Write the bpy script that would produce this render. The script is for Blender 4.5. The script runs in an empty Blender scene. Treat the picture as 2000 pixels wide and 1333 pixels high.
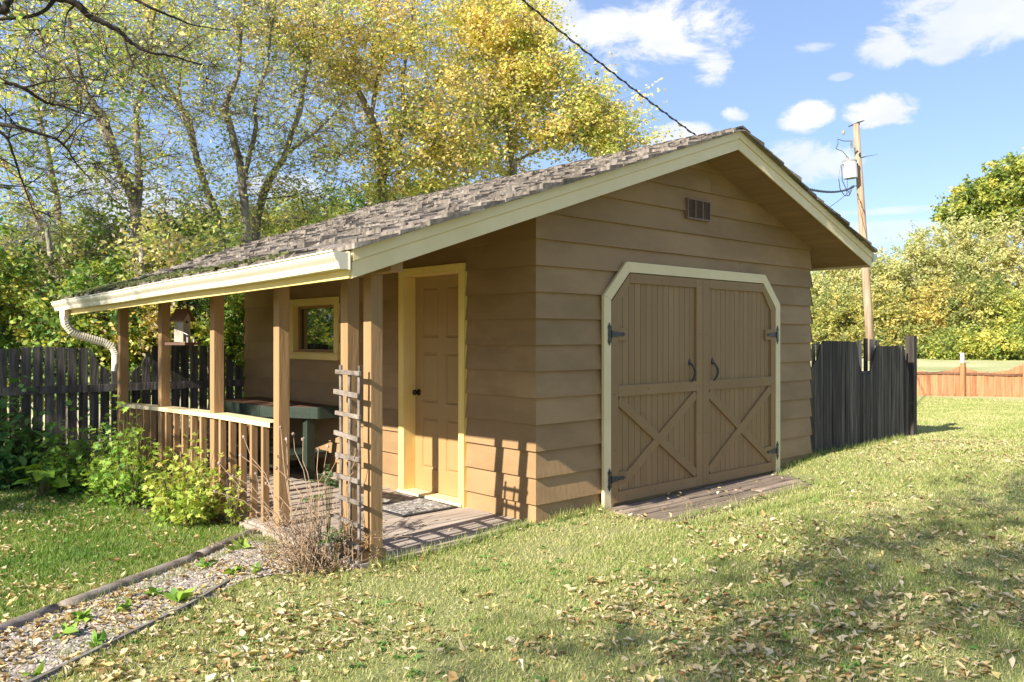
import bpy, math, random
import numpy as np
from mathutils import Vector
random.seed(7); rng = np.random.default_rng(7)
R = math.radians
sc = bpy.context.scene
COL = sc.collection
# ------------------------------------------------------------------ camera
CAM = np.array([-4.554, -4.715, 1.47]); FW = np.array([.6735, .7392, 0]); RT = np.array([.7392, -.6735, 0])
FPX = 1613.0; HY = 660.0
cd = bpy.data.cameras.new('camera'); cam = bpy.data.objects.new('camera', cd); COL.objects.link(cam)
cam.location = CAM; cam.rotation_euler = (R(90), 0, R(-42.34))
cd.sensor_width = 36; cd.lens = 36 * FPX / 2000; cd.shift_y = -6.5 / 2000; cd.clip_start = .05; cd.clip_end = 3000
sc.camera = cam
# ------------------------------------------------------------------ world, sun, exposure
SUN = Vector((-1, -.10, .61)).normalized()
EL = math.asin(SUN.z)
w = bpy.data.worlds.new('World'); sc.world = w; w.use_nodes = True
nt = w.node_tree; N = nt.nodes; L = nt.links; N.clear()
def nd(t, **k):
    n = N.new(t)
    for a, b in k.items(): setattr(n, a, b)
    return n
def mth(op, a, b=None, c=None):
    n = nd('ShaderNodeMath', operation=op)
    for i, v in enumerate((a, b, c)):
        if v is None: continue
        if isinstance(v, (int, float)): n.inputs[i].default_value = v
        else: L.new(v, n.inputs[i])
    return n.outputs[0]
out = nd('ShaderNodeOutputWorld'); bg = nd('ShaderNodeBackground'); L.new(bg.outputs[0], out.inputs[0])
sky = nd('ShaderNodeTexSky', sky_type='NISHITA', sun_disc=False)
sky.sun_elevation = EL; sky.sun_rotation = math.atan2(SUN.x, SUN.y); sky.air_density = 1.0; sky.dust_density = .6; sky.ozone_density = 1.6; sky.altitude = 600
tc = nd('ShaderNodeTexCoord'); sx = nd('ShaderNodeSeparateXYZ'); L.new(tc.outputs['Generated'], sx.inputs[0])
az = mth('ARCTAN2', sx.outputs[1], sx.outputs[0]); el = mth('ARCSINE', sx.outputs[2])
mp = nd('ShaderNodeMapping'); mp.inputs['Scale'].default_value = (1, 1, 1.9); L.new(tc.outputs['Generated'], mp.inputs[0])
nz = nd('ShaderNodeTexNoise'); nz.inputs['Scale'].default_value = 9.5; nz.inputs['Detail'].default_value = 9; nz.inputs['Roughness'].default_value = .66; nz.inputs['Distortion'].default_value = .35
L.new(mp.outputs[0], nz.inputs[0])
nzv = mth('MULTIPLY', mth('SUBTRACT', nz.outputs[0], .5), 4.4)
tot = None
for px, py, rx, ry, op in [(1265, 70, 175, 85, 1), (1390, 135, 55, 38, 1), (1575, 230, 50, 32, 1), (1720, 222, 66, 34, 1), (1725, 88, 55, 36, .9), (1930, 25, 190, 62, .8),
                           (1850, 95, 50, 24, .8), (1580, 315, 95, 48, .75), (1595, 92, 45, 14, .6), (1438, 222, 30, 16, .9), (1335, 268, 75, 28, .9), (1700, 452, 170, 22, .55),
                           (1740, 412, 150, 9, .5), (200, 360, 110, 50, .9), (330, 430, 130, 40, .8), (560, 365, 90, 26, .7), (1080, 20, 80, 60, .8), (620, 120, 60, 30, .4), (1640, 150, 25, 8, .5)]:
    u = (px - 1000) / FPX; a0 = R(47.66) - math.atan(u); e0 = math.atan((HY - py) / FPX * math.cos(math.atan(u)))
    ra = rx * 1.02 / FPX; re = ry * 1.02 / FPX
    da = mth('DIVIDE', mth('SUBTRACT', az, a0), ra); de = mth('DIVIDE', mth('SUBTRACT', el, e0), re)
    q = mth('ADD', mth('MULTIPLY', da, da), mth('MULTIPLY', de, de))
    v = mth('ADD', mth('SUBTRACT', .95, q), nzv)
    mr = nd('ShaderNodeMapRange', interpolation_type='SMOOTHSTEP'); mr.inputs[1].default_value = 0; mr.inputs[2].default_value = .8; mr.inputs[4].default_value = op
    L.new(v, mr.inputs[0])
    tot = mr.outputs[0] if tot is None else mth('MAXIMUM', tot, mr.outputs[0])
n2 = nd('ShaderNodeTexNoise'); n2.inputs['Scale'].default_value = 14; n2.inputs['Detail'].default_value = 5; L.new(mp.outputs[0], n2.inputs[0])
cr = nd('ShaderNodeMix', data_type='RGBA'); L.new(n2.outputs[0], cr.inputs[0])
CLOUD = 5.5
cr.inputs[6].default_value = (.62 * CLOUD, .70 * CLOUD, .86 * CLOUD, 1); cr.inputs[7].default_value = (1.18 * CLOUD, 1.14 * CLOUD, 1.08 * CLOUD, 1)
# the clear sky: Nishita with a little thin high haze
tn = nd('ShaderNodeMix', data_type='RGBA'); tn.inputs[0].default_value = .45; L.new(sky.outputs[0], tn.inputs[6]); tn.inputs[7].default_value = (2.1, 3.0, 5.3, 1)
mx = nd('ShaderNodeMix', data_type='RGBA'); L.new(tot, mx.inputs[0]); L.new(tn.outputs[2], mx.inputs[6]); L.new(cr.outputs[2], mx.inputs[7])
L.new(mx.outputs[2], bg.inputs[0]); bg.inputs[1].default_value = .089
sl = bpy.data.lights.new('sun', 'SUN'); so = bpy.data.objects.new('sun', sl); COL.objects.link(so)
so.rotation_euler = SUN.to_track_quat('Z', 'Y').to_euler(); so.location = (0, 0, 30)
sl.energy = 5.0; sl.angle = R(.55); sl.color = (1, .93, .82)
sc.view_settings.view_transform = 'Standard'; sc.view_settings.look = 'None'; sc.view_settings.exposure = 1.17; sc.view_settings.gamma = 1
sc.cycles.max_bounces = 8; sc.cycles.diffuse_bounces = 4; sc.cycles.transmission_bounces = 4; sc.cycles.transparent_max_bounces = 8
sc.cycles.use_denoising = True; sc.cycles.caustics_reflective = False; sc.cycles.caustics_refractive = False
sc.cycles.sample_clamp_indirect = 6
# ------------------------------------------------------------------ materials
def ramp(nt, fac, cols, interp='LINEAR'):
    r = nt.nodes.new('ShaderNodeValToRGB'); e = r.color_ramp.elements; r.color_ramp.interpolation = interp
    while len(e) < len(cols): e.new(.5)
    for i, c in enumerate(cols):
        if len(c) == 4: e[i].position = c[3]
        else: e[i].position = i / (len(cols) - 1)
        e[i].color = (c[0], c[1], c[2], 1)
    nt.links.new(fac, r.inputs[0]); return r.outputs[0]
def mat(name, cols, scale=(3, 3, 3), rough=.75, bump=.0, bscale=None, tint=.25, detail=6, lo=.3, hi=.7, spec=.3, metal=0, dist=0, spots=None, bdist=.01):
    m = bpy.data.materials.new(name); m.use_nodes = True; nt = m.node_tree; n = nt.nodes; l = nt.links
    b = n['Principled BSDF']; b.inputs['Roughness'].default_value = rough; b.inputs['Metallic'].default_value = metal
    b.inputs['Specular IOR Level'].default_value = spec
    t = n.new('ShaderNodeTexCoord'); mp = n.new('ShaderNodeMapping'); mp.inputs['Scale'].default_value = scale; l.new(t.outputs['Object'], mp.inputs[0])
    a = n.new('ShaderNodeAttribute'); a.attribute_name = 'tint'
    off = n.new('ShaderNodeVectorMath'); off.operation = 'SCALE'; off.inputs[0].default_value = (17, 9, 13); l.new(a.outputs['Fac'], off.inputs[3])
    ad = n.new('ShaderNodeVectorMath'); ad.operation = 'ADD'; l.new(mp.outputs[0], ad.inputs[0]); l.new(off.outputs[0], ad.inputs[1])
    z = n.new('ShaderNodeTexNoise'); z.inputs['Scale'].default_value = 1; z.inputs['Detail'].default_value = detail; z.inputs['Roughness'].default_value = .6; z.inputs['Distortion'].default_value = dist
    l.new(ad.outputs[0], z.inputs[0])
    r = n.new('ShaderNodeMapRange'); r.inputs[1].default_value = lo; r.inputs[2].default_value = hi; l.new(z.outputs[0], r.inputs[0])
    c = ramp(nt, r.outputs[0], cols)
    k = n.new('ShaderNodeMapRange'); k.inputs[3].default_value = 1 - tint; k.inputs[4].default_value = 1 + tint; l.new(a.outputs['Fac'], k.inputs[0])
    vm = n.new('ShaderNodeVectorMath'); vm.operation = 'SCALE'; l.new(c, vm.inputs[0]); l.new(k.outputs[0], vm.inputs[3])
    col = vm.outputs[0]
    if spots:                                                       # (scale, threshold, colour, vector scale)
        z2 = n.new('ShaderNodeTexNoise'); z2.inputs['Scale'].default_value = spots[0]; z2.inputs['Detail'].default_value = 5; z2.inputs['Roughness'].default_value = .7
        l.new(t.outputs['Object'], z2.inputs[0])
        r2 = n.new('ShaderNodeMapRange'); r2.inputs[1].default_value = spots[1]; r2.inputs[2].default_value = spots[1] + .06; l.new(z2.outputs[0], r2.inputs[0])
        mm = n.new('ShaderNodeMix'); mm.data_type = 'RGBA'; l.new(r2.outputs[0], mm.inputs[0]); l.new(col, mm.inputs[6]); mm.inputs[7].default_value = (*spots[2], 1); col = mm.outputs[2]
    l.new(col, b.inputs['Base Color'])
    if bump:
        z3 = n.new('ShaderNodeTexNoise'); z3.inputs['Scale'].default_value = 1; z3.inputs['Detail'].default_value = 7; z3.inputs['Roughness'].default_value = .65
        m3 = n.new('ShaderNodeMapping'); m3.inputs['Scale'].default_value = bscale or tuple(5 * s for s in scale); l.new(t.outputs['Object'], m3.inputs[0]); l.new(m3.outputs[0], z3.inputs[0])
        bp = n.new('ShaderNodeBump'); bp.inputs['Strength'].default_value = bump; bp.inputs['Distance'].default_value = bdist; l.new(z3.outputs[0], bp.inputs['Height']); l.new(bp.outputs[0], b.inputs['Normal'])
    return m
def leafmat(name, cols, trans=.4, rough=.55):
    m = bpy.data.materials.new(name); m.use_nodes = True; nt = m.node_tree; n = nt.nodes; l = nt.links
    b = n['Principled BSDF']; b.inputs['Roughness'].default_value = rough; b.inputs['Specular IOR Level'].default_value = .35
    a = n.new('ShaderNodeAttribute'); a.attribute_name = 'tint'
    c = ramp(nt, a.outputs['Fac'], cols); l.new(c, b.inputs['Base Color'])
    tr = n.new('ShaderNodeBsdfTranslucent'); sat = n.new('ShaderNodeVectorMath'); sat.operation = 'MULTIPLY'; sat.inputs[1].default_value = (1.25, 1.2, .6); l.new(c, sat.inputs[0]); l.new(sat.outputs[0], tr.inputs[0])
    mx = n.new('ShaderNodeMixShader'); mx.inputs[0].default_value = trans; l.new(b.outputs[0], mx.inputs[1]); l.new(tr.outputs[0], mx.inputs[2])
    l.new(mx.outputs[0], n['Material Output'].inputs[0]); return m
M = {}
M['siding'] = mat('brown_siding_paint', [(0.261, 0.16, 0.0754), (0.289, 0.178, 0.0837), (0.34, 0.212, 0.103), (0.364, 0.228, 0.11)], (1.2, 1.2, 3), .62, .35, (26, 26, 5), .08, spots=(9, .74, (.24, .15, .08)))
M['post'] = mat('brown_post_paint', [(0.3, 0.176, 0.0803), (0.383, 0.231, 0.11)], (14, 14, 1.2), .7, .6, (45, 45, 3.5), .08)
M['barn'] = mat('brown_barn_door_paint', [(0.277, 0.167, 0.0736), (0.318, 0.197, 0.0885)], (3, 3, 1.2), .6, .3, (30, 30, 4), .07, spots=(14, .76, (.15, .09, .05)))
M['door'] = mat('tan_door_paint', [(0.36, 0.225, 0.0938), (0.377, 0.24, 0.101)], (2, 2, 2), .5, .08, (40, 40, 6), .03)
M['cream'] = mat('cream_trim_paint', [(0.744, 0.596, 0.339), (0.822, 0.67, 0.407)], (3, 3, 3), .5, .25, (22, 22, 9), .03, spots=(18, .735, (.36, .29, .16)))
M['yellow'] = mat('yellow_trim_and_bounce', [(0.791, 0.568, 0.188), (0.851, 0.637, 0.265)], (3, 3, 3), .45, .2, (20, 20, 6), .03)  # trim paint on door and window; on the eave board also bounced light
M['ltyellow'] = mat('pale_yellow_trim_paint', [(0.816, 0.593, 0.166), (0.877, 0.659, 0.217)], (3, 3, 3), .45, .2, (20, 20, 6), .03)
M['gutter'] = mat('cream_gutter_enamel', [(0.636, 0.578, 0.445), (0.688, 0.637, 0.517)], (2, 2, 2), .32, .0, None, .02, spots=(7, .70, (.55, .47, .30)))
M['soffit'] = mat('brown_soffit_paint', [(.26, .155, .085), (.33, .205, .12)], (20, .6, 20), .8, .5, (30, 2, 30), .05)
M['shake'] = mat('weathered_cedar_shake', [(0.0617, 0.0503, 0.0388), (0.176, 0.148, 0.122), (0.309, 0.27, 0.228)], (3, 22, 3), .95, 1.0, (12, 60, 12), .30, spots=(10, .66, (.085, .08, .045)), bdist=.02)
M['felt'] = mat('black_roofing_felt', [(.02, .02, .022), (.035, .034, .035)], rough=.8)
M['deck'] = mat('weathered_deck_board', [(.26, .20, .155), (.40, .33, .27), (.50, .43, .36)], (2.2, 34, 10), .85, .5, (5, 90, 20), .16, spots=(5, .66, (.19, .14, .10)))
M['deck2'] = mat('old_grey_ramp_board', [(0.13, 0.093, 0.068), (0.25, 0.191, 0.14), (0.37, 0.288, 0.221)], (2.5, 30, 10), .9, .8, (6, 80, 20), .22, spots=(6, .6, (.13, .10, .06)))
M['iron'] = mat('black_iron', [(.012, .013, .017), (.03, .032, .04)], (30, 30, 30), .38, .5, (60, 60, 60), .1, spec=.6)
M['bronze'] = mat('dark_bronze_knob', [(.03, .02, .015), (.05, .035, .025)], rough=.25, metal=.8)
M['fence'] = mat('charcoal_stained_fence', [(0.0396, 0.034, 0.0326), (0.0936, 0.0833, 0.0775), (0.189, 0.168, 0.155)], (22, 22, 1.6), .85, .7, (50, 50, 4), .35, spots=(6, .68, (.13, .125, .13)))
M['fencer'] = mat('black_brown_stained_fence', [(0.0342, 0.0278, 0.0227), (0.0798, 0.0648, 0.0542), (0.19, 0.157, 0.131)], (30, 30, 1.3), .8, .7, (60, 60, 4), .45, spots=(5, .66, (.15, .15, .16)))
M['bare'] = mat('bare_fence_wood', [(.30, .235, .19), (.47, .39, .33)], (20, 20, 2), .9, .6, (50, 50, 4), .2)
M['cedar'] = mat('red_cedar_picket', [(0.255, 0.103, 0.0408), (0.374, 0.171, 0.0782), (0.442, 0.22, 0.109)], (14, 14, 1.2), .8, .4, (40, 40, 4), .2)
M['cedard'] = mat('dark_cedar_rail', [(.13, .06, .035), (.2, .10, .06)], (10, 10, 2), .85)
M['green'] = mat('dark_green_bench_paint', [(0.0206, 0.0319, 0.0221), (0.0375, 0.0532, 0.0355)], (3, 3, 3), .55, .3, (20, 20, 20), .1, spots=(8, .70, (.12, .19, .14)))
M['benchtop'] = mat('red_brown_bench_top', [(0.105, 0.0525, 0.035), (0.189, 0.105, 0.07)], (6, 2, 6), .6, .3, (40, 6, 20), .15)
M['oldstick'] = mat('weathered_trellis_wood', [(.085, .066, .052), (.19, .155, .125), (.28, .24, .20)], (12, 12, 12), .95, .9, (50, 50, 50), .25)
M['log'] = mat('grey_landscape_timber', [(.12, .095, .075), (.26, .215, .175), (.38, .33, .28)], (4, 14, 20), .95, .9, (10, 60, 60), .15, spots=(9, .64, (.20, .11, .06)))
M['edging'] = mat('grey_edging_board', [(.15, .13, .11), (.28, .25, .21)], (4, 20, 20), .95, .7, None, .15)
M['bark'] = mat('grey_brown_bark', [(0.103, 0.0859, 0.0666), (0.241, 0.204, 0.161), (0.39, 0.338, 0.269)], (9, 9, 2.2), .95, 1.0, (26, 26, 7), .1, bdist=.03)
M['shadebark'] = mat('shade_darkened_bark', [(.022, .017, .013), (.06, .048, .038)], (12, 12, 5), .95, .8, (30, 30, 9), .1)  # shade on the overhanging limbs is put into this dark bark colour
M['bark'].name = 'grey_brown_bark'
M['palebark'] = mat('pale_bark', [(.17, .14, .11), (.36, .31, .26), (.46, .41, .35)], (12, 12, 4), .95, .9, (30, 30, 9), .1)
M['pole'] = mat('pale_pole_wood', [(0.207, 0.123, 0.0729), (0.37, 0.259, 0.174), (0.445, 0.324, 0.23)], (16, 16, 1.0), .9, .8, (30, 30, 2), .1)
M['white'] = mat('white_enamel', [(.72, .74, .76), (.80, .81, .82)], (2, 2, 2), .35, spots=(6, .7, (.5, .5, .5)))
M['mat'] = mat('grey_coir_mat', [(.09, .085, .085), (.27, .25, .235), (.50, .47, .43)], (22, 22, 22), .95, 1.0, (80, 80, 80), .1, dist=1.2, lo=.38, hi=.62)
M['rubber'] = mat('dark_rubber_edge', [(.03, .03, .032), (.06, .058, .06)], rough=.7)
M['vent'] = mat('brown_vent_metal', [(0.216, 0.14, 0.102), (0.27, 0.18, 0.132)], rough=.6)
M['dark'] = mat('interior_shade_black', [(.010, .009, .008), (.014, .012, .011)], rough=.9)  # near-black tone holds the shade inside the shed and the birdhouse hole
M['stone'] = mat('grey_paver_stone', [(.18, .175, .165), (.34, .33, .31)], (12, 12, 12), .9, .6, (40, 40, 40), .1)
M['dry'] = mat('dry_stalk', [(0.198, 0.128, 0.075), (0.378, 0.272, 0.173)], (20, 20, 20), .9, 0, None, .35)
M['seed'] = mat('dry_seed_head', [(.24, .16, .125), (.44, .33, .27)], (40, 40, 40), .95, .5, None, .35)
M['stem'] = mat('green_brown_stem', [(.10, .09, .035), (.20, .17, .07)], (20, 20, 20), .8, 0, None, .3)
M['gravel'] = mat('pale_pebble', [(0.24, 0.205, 0.164), (0.416, 0.365, 0.308)], (9, 9, 9), .85, .3, (60, 60, 60), .5)
M['bed'] = mat('gravel_bed_soil', [(0.16, 0.124, 0.0884), (0.336, 0.277, 0.218)], (30, 30, 30), .95, 1.0, (60, 60, 60), 0)
M['soil'] = mat('leafy_soil', [(.075, .055, .035), (.19, .145, .095)], (12, 12, 12), .95, 1.0, (40, 40, 40), 0)
M['lane'] = mat('pale_leafy_ground', [(.42, .35, .24), (.62, .54, .42)], (5, 5, 5), .95, .6, (30, 30, 30), 0)
M['grassblade'] = leafmat('grass_blade', [(0.0672, 0.162, 0.0166), (0.169, 0.27, 0.039), (0.314, 0.367, 0.0998), (0.48, 0.464, 0.201), (0.649, 0.571, 0.334)], .35, .6)
M['litter'] = leafmat('fallen_leaf', [(.13, .07, .035), (.34, .19, .08), (.46, .32, .14), (.55, .43, .23), (.62, .51, .31), (.70, .60, .42), (.70, .56, .22)], .25, .7)
M['boxelder'] = leafmat('sparse_yellow_leaf', [(0.164, 0.271, 0.0783), (0.352, 0.473, 0.148), (0.611, 0.675, 0.244), (0.799, 0.769, 0.296), (0.799, 0.621, 0.226), (0.635, 0.54, 0.418)], .5)
M['gold'] = leafmat('golden_leaf', [(0.196, 0.284, 0.0762), (0.416, 0.481, 0.139), (0.692, 0.691, 0.213), (0.853, 0.741, 0.259), (0.831, 0.617, 0.259), (0.692, 0.567, 0.428)], .5)
M['greenleaf'] = leafmat('understory_leaf', [(0.0517, 0.115, 0.0287), (0.103, 0.207, 0.0403), (0.196, 0.31, 0.0575), (0.368, 0.437, 0.092), (0.644, 0.575, 0.127)], .4)
M['palegold'] = leafmat('pale_gold_leaf', [(0.249, 0.309, 0.113), (0.431, 0.459, 0.176), (0.565, 0.562, 0.248), (0.615, 0.562, 0.239), (0.514, 0.468, 0.31)], .4)
M['limeleaf'] = leafmat('yellow_green_leaf', [(0.133, 0.179, 0.0543), (0.286, 0.322, 0.095), (0.496, 0.456, 0.135), (0.649, 0.509, 0.15)], .4)
M['hedgegreen'] = leafmat('broad_green_leaf', [(0.109, 0.166, 0.0455), (0.248, 0.319, 0.0683), (0.467, 0.485, 0.106), (0.746, 0.637, 0.152)], .4)
M['currant'] = leafmat('currant_leaf', [(.07, .17, .03), (.16, .32, .05), (.32, .46, .07), (.50, .56, .11), (.58, .42, .15)], .4)
M['darkleaf'] = leafmat('dark_plant_leaf', [(.03, .09, .028), (.07, .17, .045), (.13, .27, .065), (.24, .38, .08)], .35)
M['lime'] = leafmat('lime_broad_leaf', [(.17, .33, .03), (.27, .45, .04), (.36, .50, .05)], .4)
M['fern'] = leafmat('blue_green_fern_leaf', [(.06, .13, .055), (.12, .21, .08), (.2, .29, .10)], .35)
M['moss'] = mat('roof_moss', [(.02, .028, .008), (.06, .07, .02), (.17, .17, .05)], (14, 14, 14), 1, 1, (50, 50, 50), .4)
def glassmat():
    m = bpy.data.materials.new('window_glass'); m.use_nodes = True; b = m.node_tree.nodes['Principled BSDF']
    b.inputs['Base Color'].default_value = (.01, .012, .012, 1); b.inputs['Roughness'].default_value = .03; b.inputs['Specular IOR Level'].default_value = 1.0; b.inputs['Coat Weight'].default_value = 1; b.inputs['Coat Roughness'].default_value = .02; b.inputs['Coat IOR'].default_value = 2.2
    return m
M['glass'] = glassmat()
# ------------------------------------------------------------------ mesh helpers
WL = {}
def ray(px, py=None):
    u = (px - 1000) / FPX; d = FW + u * RT
    if py is not None: d = d + np.array([0, 0, (HY - py) / FPX])
    return d
def P(px, py, d): return CAM + ray(px, py) * d
def PZ(px, py, z): return P(px, py, (CAM[2] - z) * FPX / (py - HY))
def tag(o, label=None, cat=None, group=None, kind=None):
    if label: o['label'] = label
    if cat: o['category'] = cat
    if group: o['group'] = group
    if kind: o['kind'] = kind
    return o
def empty(name, loc, label, cat, group=None):
    o = bpy.data.objects.new(name, None); o.location = loc; o.empty_display_size = .2; COL.objects.link(o); WL[o.name] = np.array(loc, float)
    return tag(o, label, cat, group)
def link(name, me, mt, parent, origin):
    if mt: me.materials.append(mt)
    o = bpy.data.objects.new(name, me); COL.objects.link(o)
    if parent: o.parent = parent; WL[o.name] = WL[parent.name]
    else: o.location = origin; WL[o.name] = np.array(origin, float)
    return o
def fast(name, V, F, mt, tint=None, parent=None, origin=(0, 0, 0), smooth=False):
    V = np.asarray(V, np.float32); F = np.asarray(F, np.int32); k = F.shape[1]
    org = WL[parent.name] if parent else np.array(origin, float)
    me = bpy.data.meshes.new(name); V = (V - org).astype(np.float32)
    me.vertices.add(len(V)); me.vertices.foreach_set('co', V.ravel())
    me.loops.add(F.size); me.loops.foreach_set('vertex_index', F.ravel())
    me.polygons.add(len(F)); me.polygons.foreach_set('loop_start', np.arange(0, F.size, k, dtype=np.int32)); me.polygons.foreach_set('loop_total', np.full(len(F), k, np.int32))
    if smooth: me.polygons.foreach_set('use_smooth', np.ones(len(F), bool))
    a = me.attributes.new('tint', 'FLOAT', 'FACE'); a.data.foreach_set('value', np.asarray(tint if tint is not None else np.full(len(F), .5), np.float32))
    me.update(); me.validate()
    return link(name, me, mt, parent, origin)
class MB:
    def __init__(s): s.v = []; s.f = []; s.t = []; s.sm = False
    def add(s, vs, fs, t=None):
        b = len(s.v); s.v += [tuple(map(float, q)) for q in vs]; t = random.random() if t is None else t
        for f in fs: s.f.append([b + i for i in f]); s.t.append(t)
        return s
    def box(s, a, b, t=None, j=0):
        (x0, y0, z0), (x1, y1, z1) = a, b
        vs = [(x0, y0, z0), (x1, y0, z0), (x1, y1, z0), (x0, y1, z0), (x0, y0, z1), (x1, y0, z1), (x1, y1, z1), (x0, y1, z1)]
        if j: vs = [tuple(c + random.uniform(-j, j) for c in q) for q in vs]
        return s.add(vs, [(0, 3, 2, 1), (4, 5, 6, 7), (0, 1, 5, 4), (1, 2, 6, 5), (2, 3, 7, 6), (3, 0, 4, 7)], t)
    def bar(s, p, q, w, h, up=(0, 0, 1), t=None):                     # beam p->q, w across, h along up
        p = np.array(p, float); q = np.array(q, float); d = q - p; d /= np.linalg.norm(d); up = np.array(up, float)
        a = np.cross(d, up); a /= np.linalg.norm(a); b = np.cross(a, d)
        vs = [c + a * i * w / 2 + b * j * h / 2 for c in (p, q) for i, j in ((-1, -1), (1, -1), (1, 1), (-1, 1))]
        return s.add(vs, [(3, 2, 1, 0), (4, 5, 6, 7), (0, 1, 5, 4), (1, 2, 6, 5), (2, 3, 7, 6), (3, 0, 4, 7)], t)
    def prism(s, poly, vec, t=None):                                  # planar polygon swept by vec
        n = len(poly); poly = [np.array(q, float) for q in poly]; vec = np.array(vec, float)
        vs = poly + [q + vec for q in poly]
        fs = [tuple(range(n))[::-1], tuple(range(n, 2 * n))] + [(i, (i + 1) % n, n + (i + 1) % n, n + i) for i in range(n)]
        return s.add(vs, fs, t)
    def tube(s, pts, rads, n=6, t=None, cap=True):
        pts = [np.array(p, float) for p in pts]; vs = []; fs = []; m = len(pts)
        if not hasattr(rads, '__len__'): rads = [rads] * m
        ref = np.array([.3, .2, 1.]); 
        for i, p in enumerate(pts):
            d = pts[min(i + 1, m - 1)] - pts[max(i - 1, 0)]; l = np.linalg.norm(d); d = d / (l if l > 1e-9 else 1)
            a = np.cross(d, ref)
            if np.linalg.norm(a) < .15: a = np.cross(d, np.array([1., .1, 0]))
            a /= np.linalg.norm(a); b = np.cross(d, a)
            for k in range(n):
                th = 2 * math.pi * k / n; vs.append(p + (a * math.cos(th) + b * math.sin(th)) * rads[i])
        for i in range(m - 1):
            for k in range(n): fs.append((i * n + k, i * n + (k + 1) % n, (i + 1) * n + (k + 1) % n, (i + 1) * n + k))
        if cap: fs += [tuple(range(n))[::-1], tuple(range((m - 1) * n, m * n))]
        return s.add(vs, fs, t)
    def blob(s, c, r, t=None, n=6, m=4, j=.15):
        vs = []; c = np.array(c, float); r = np.array(r if hasattr(r, '__len__') else (r, r, r), float)
        vs.append(c + (0, 0, r[2])); 
        for i in range(1, m):
            ph = math.pi * i / m
            for k in range(n):
                th = 2 * math.pi * k / n; q = 1 + random.uniform(-j, j)
                vs.append(c + r * q * (math.sin(ph) * math.cos(th), math.sin(ph) * math.sin(th), math.cos(ph)))
        vs.append(c - (0, 0, r[2])); fs = [(0, 1 + k, 1 + (k + 1) % n) for k in range(n)]
        for i in range(m - 2):
            for k in range(n): fs.append((1 + i * n + k, 1 + (i + 1) * n + k, 1 + (i + 1) * n + (k + 1) % n, 1 + i * n + (k + 1) % n))
        e = len(vs) - 1; b = 1 + (m - 2) * n
        fs += [(e, b + (k + 1) % n, b + k) for k in range(n)]
        return s.add(vs, fs, t)
    def build(s, name, mt, parent=None, origin=(0, 0, 0), bevel=0, smooth=False):
        org = WL[parent.name] if parent else np.array(origin, float)
        me = bpy.data.meshes.new(name); me.from_pydata([tuple(np.array(q) - org) for q in s.v], [], s.f)
        a = me.attributes.new('tint', 'FLOAT', 'FACE'); a.data.foreach_set('value', np.array(s.t, np.float32))
        if smooth or s.sm: me.polygons.foreach_set('use_smooth', np.ones(len(s.f), bool))
        me.update(); o = link(name, me, mt, parent, origin)
        if bevel:
            bv = o.modifiers.new('bevel', 'BEVEL'); bv.width = bevel; bv.segments = 2; bv.limit_method = 'ANGLE'
        return o
def sstep(x, a, b):
    t = np.clip((np.asarray(x, float) - a) / (b - a), 0, 1); return t * t * (3 - 2 * t)
def vnoise(x, y, s, seed=0):                                         # smooth value noise, vectorised
    x = np.asarray(x, float) / s; y = np.asarray(y, float) / s; xi = np.floor(x).astype(np.int64); yi = np.floor(y).astype(np.int64); fx = x - xi; fy = y - yi
    def h(a, b):
        n = (a * 374761393 + b * 668265263 + seed * 974711) & 0x7fffffff; n = ((n ^ (n >> 13)) * 1274126177) & 0x7fffffff; return ((n ^ (n >> 16)) & 0xffff) / 65535.
    fx = fx * fx * (3 - 2 * fx); fy = fy * fy * (3 - 2 * fy)
    return (h(xi, yi) * (1 - fx) + h(xi + 1, yi) * fx) * (1 - fy) + (h(xi, yi + 1) * (1 - fx) + h(xi + 1, yi + 1) * fx) * fy
def gz(x, y):
    x = np.asarray(x, float); y = np.asarray(y, float); d = (x - CAM[0]) * FW[0] + (y - CAM[1]) * FW[1]
    h = -.05 + sstep(x, -1.3, .2) * .05 + sstep(x, .2, 1.2) * .02 + sstep(x, 3.4, 4.7) * .09
    h = h - .33 * sstep(d, 11, 22) + .30 * sstep(d, 28, 60)
    h = h - .10 * sstep(y, -.02, .25) * (1 - sstep(x, -.1, .2)) * sstep(x, -1.75, -1.6)
    h = h - .10 * (1 - sstep(np.abs(y + .36), .30, .42)) * (1 - sstep(np.abs(x - 2.15), 1.2, 1.5)) * .4
    return h + (vnoise(x, y, 1.7, 3) - .5) * .03 * sstep(d, 2, 5)
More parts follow.
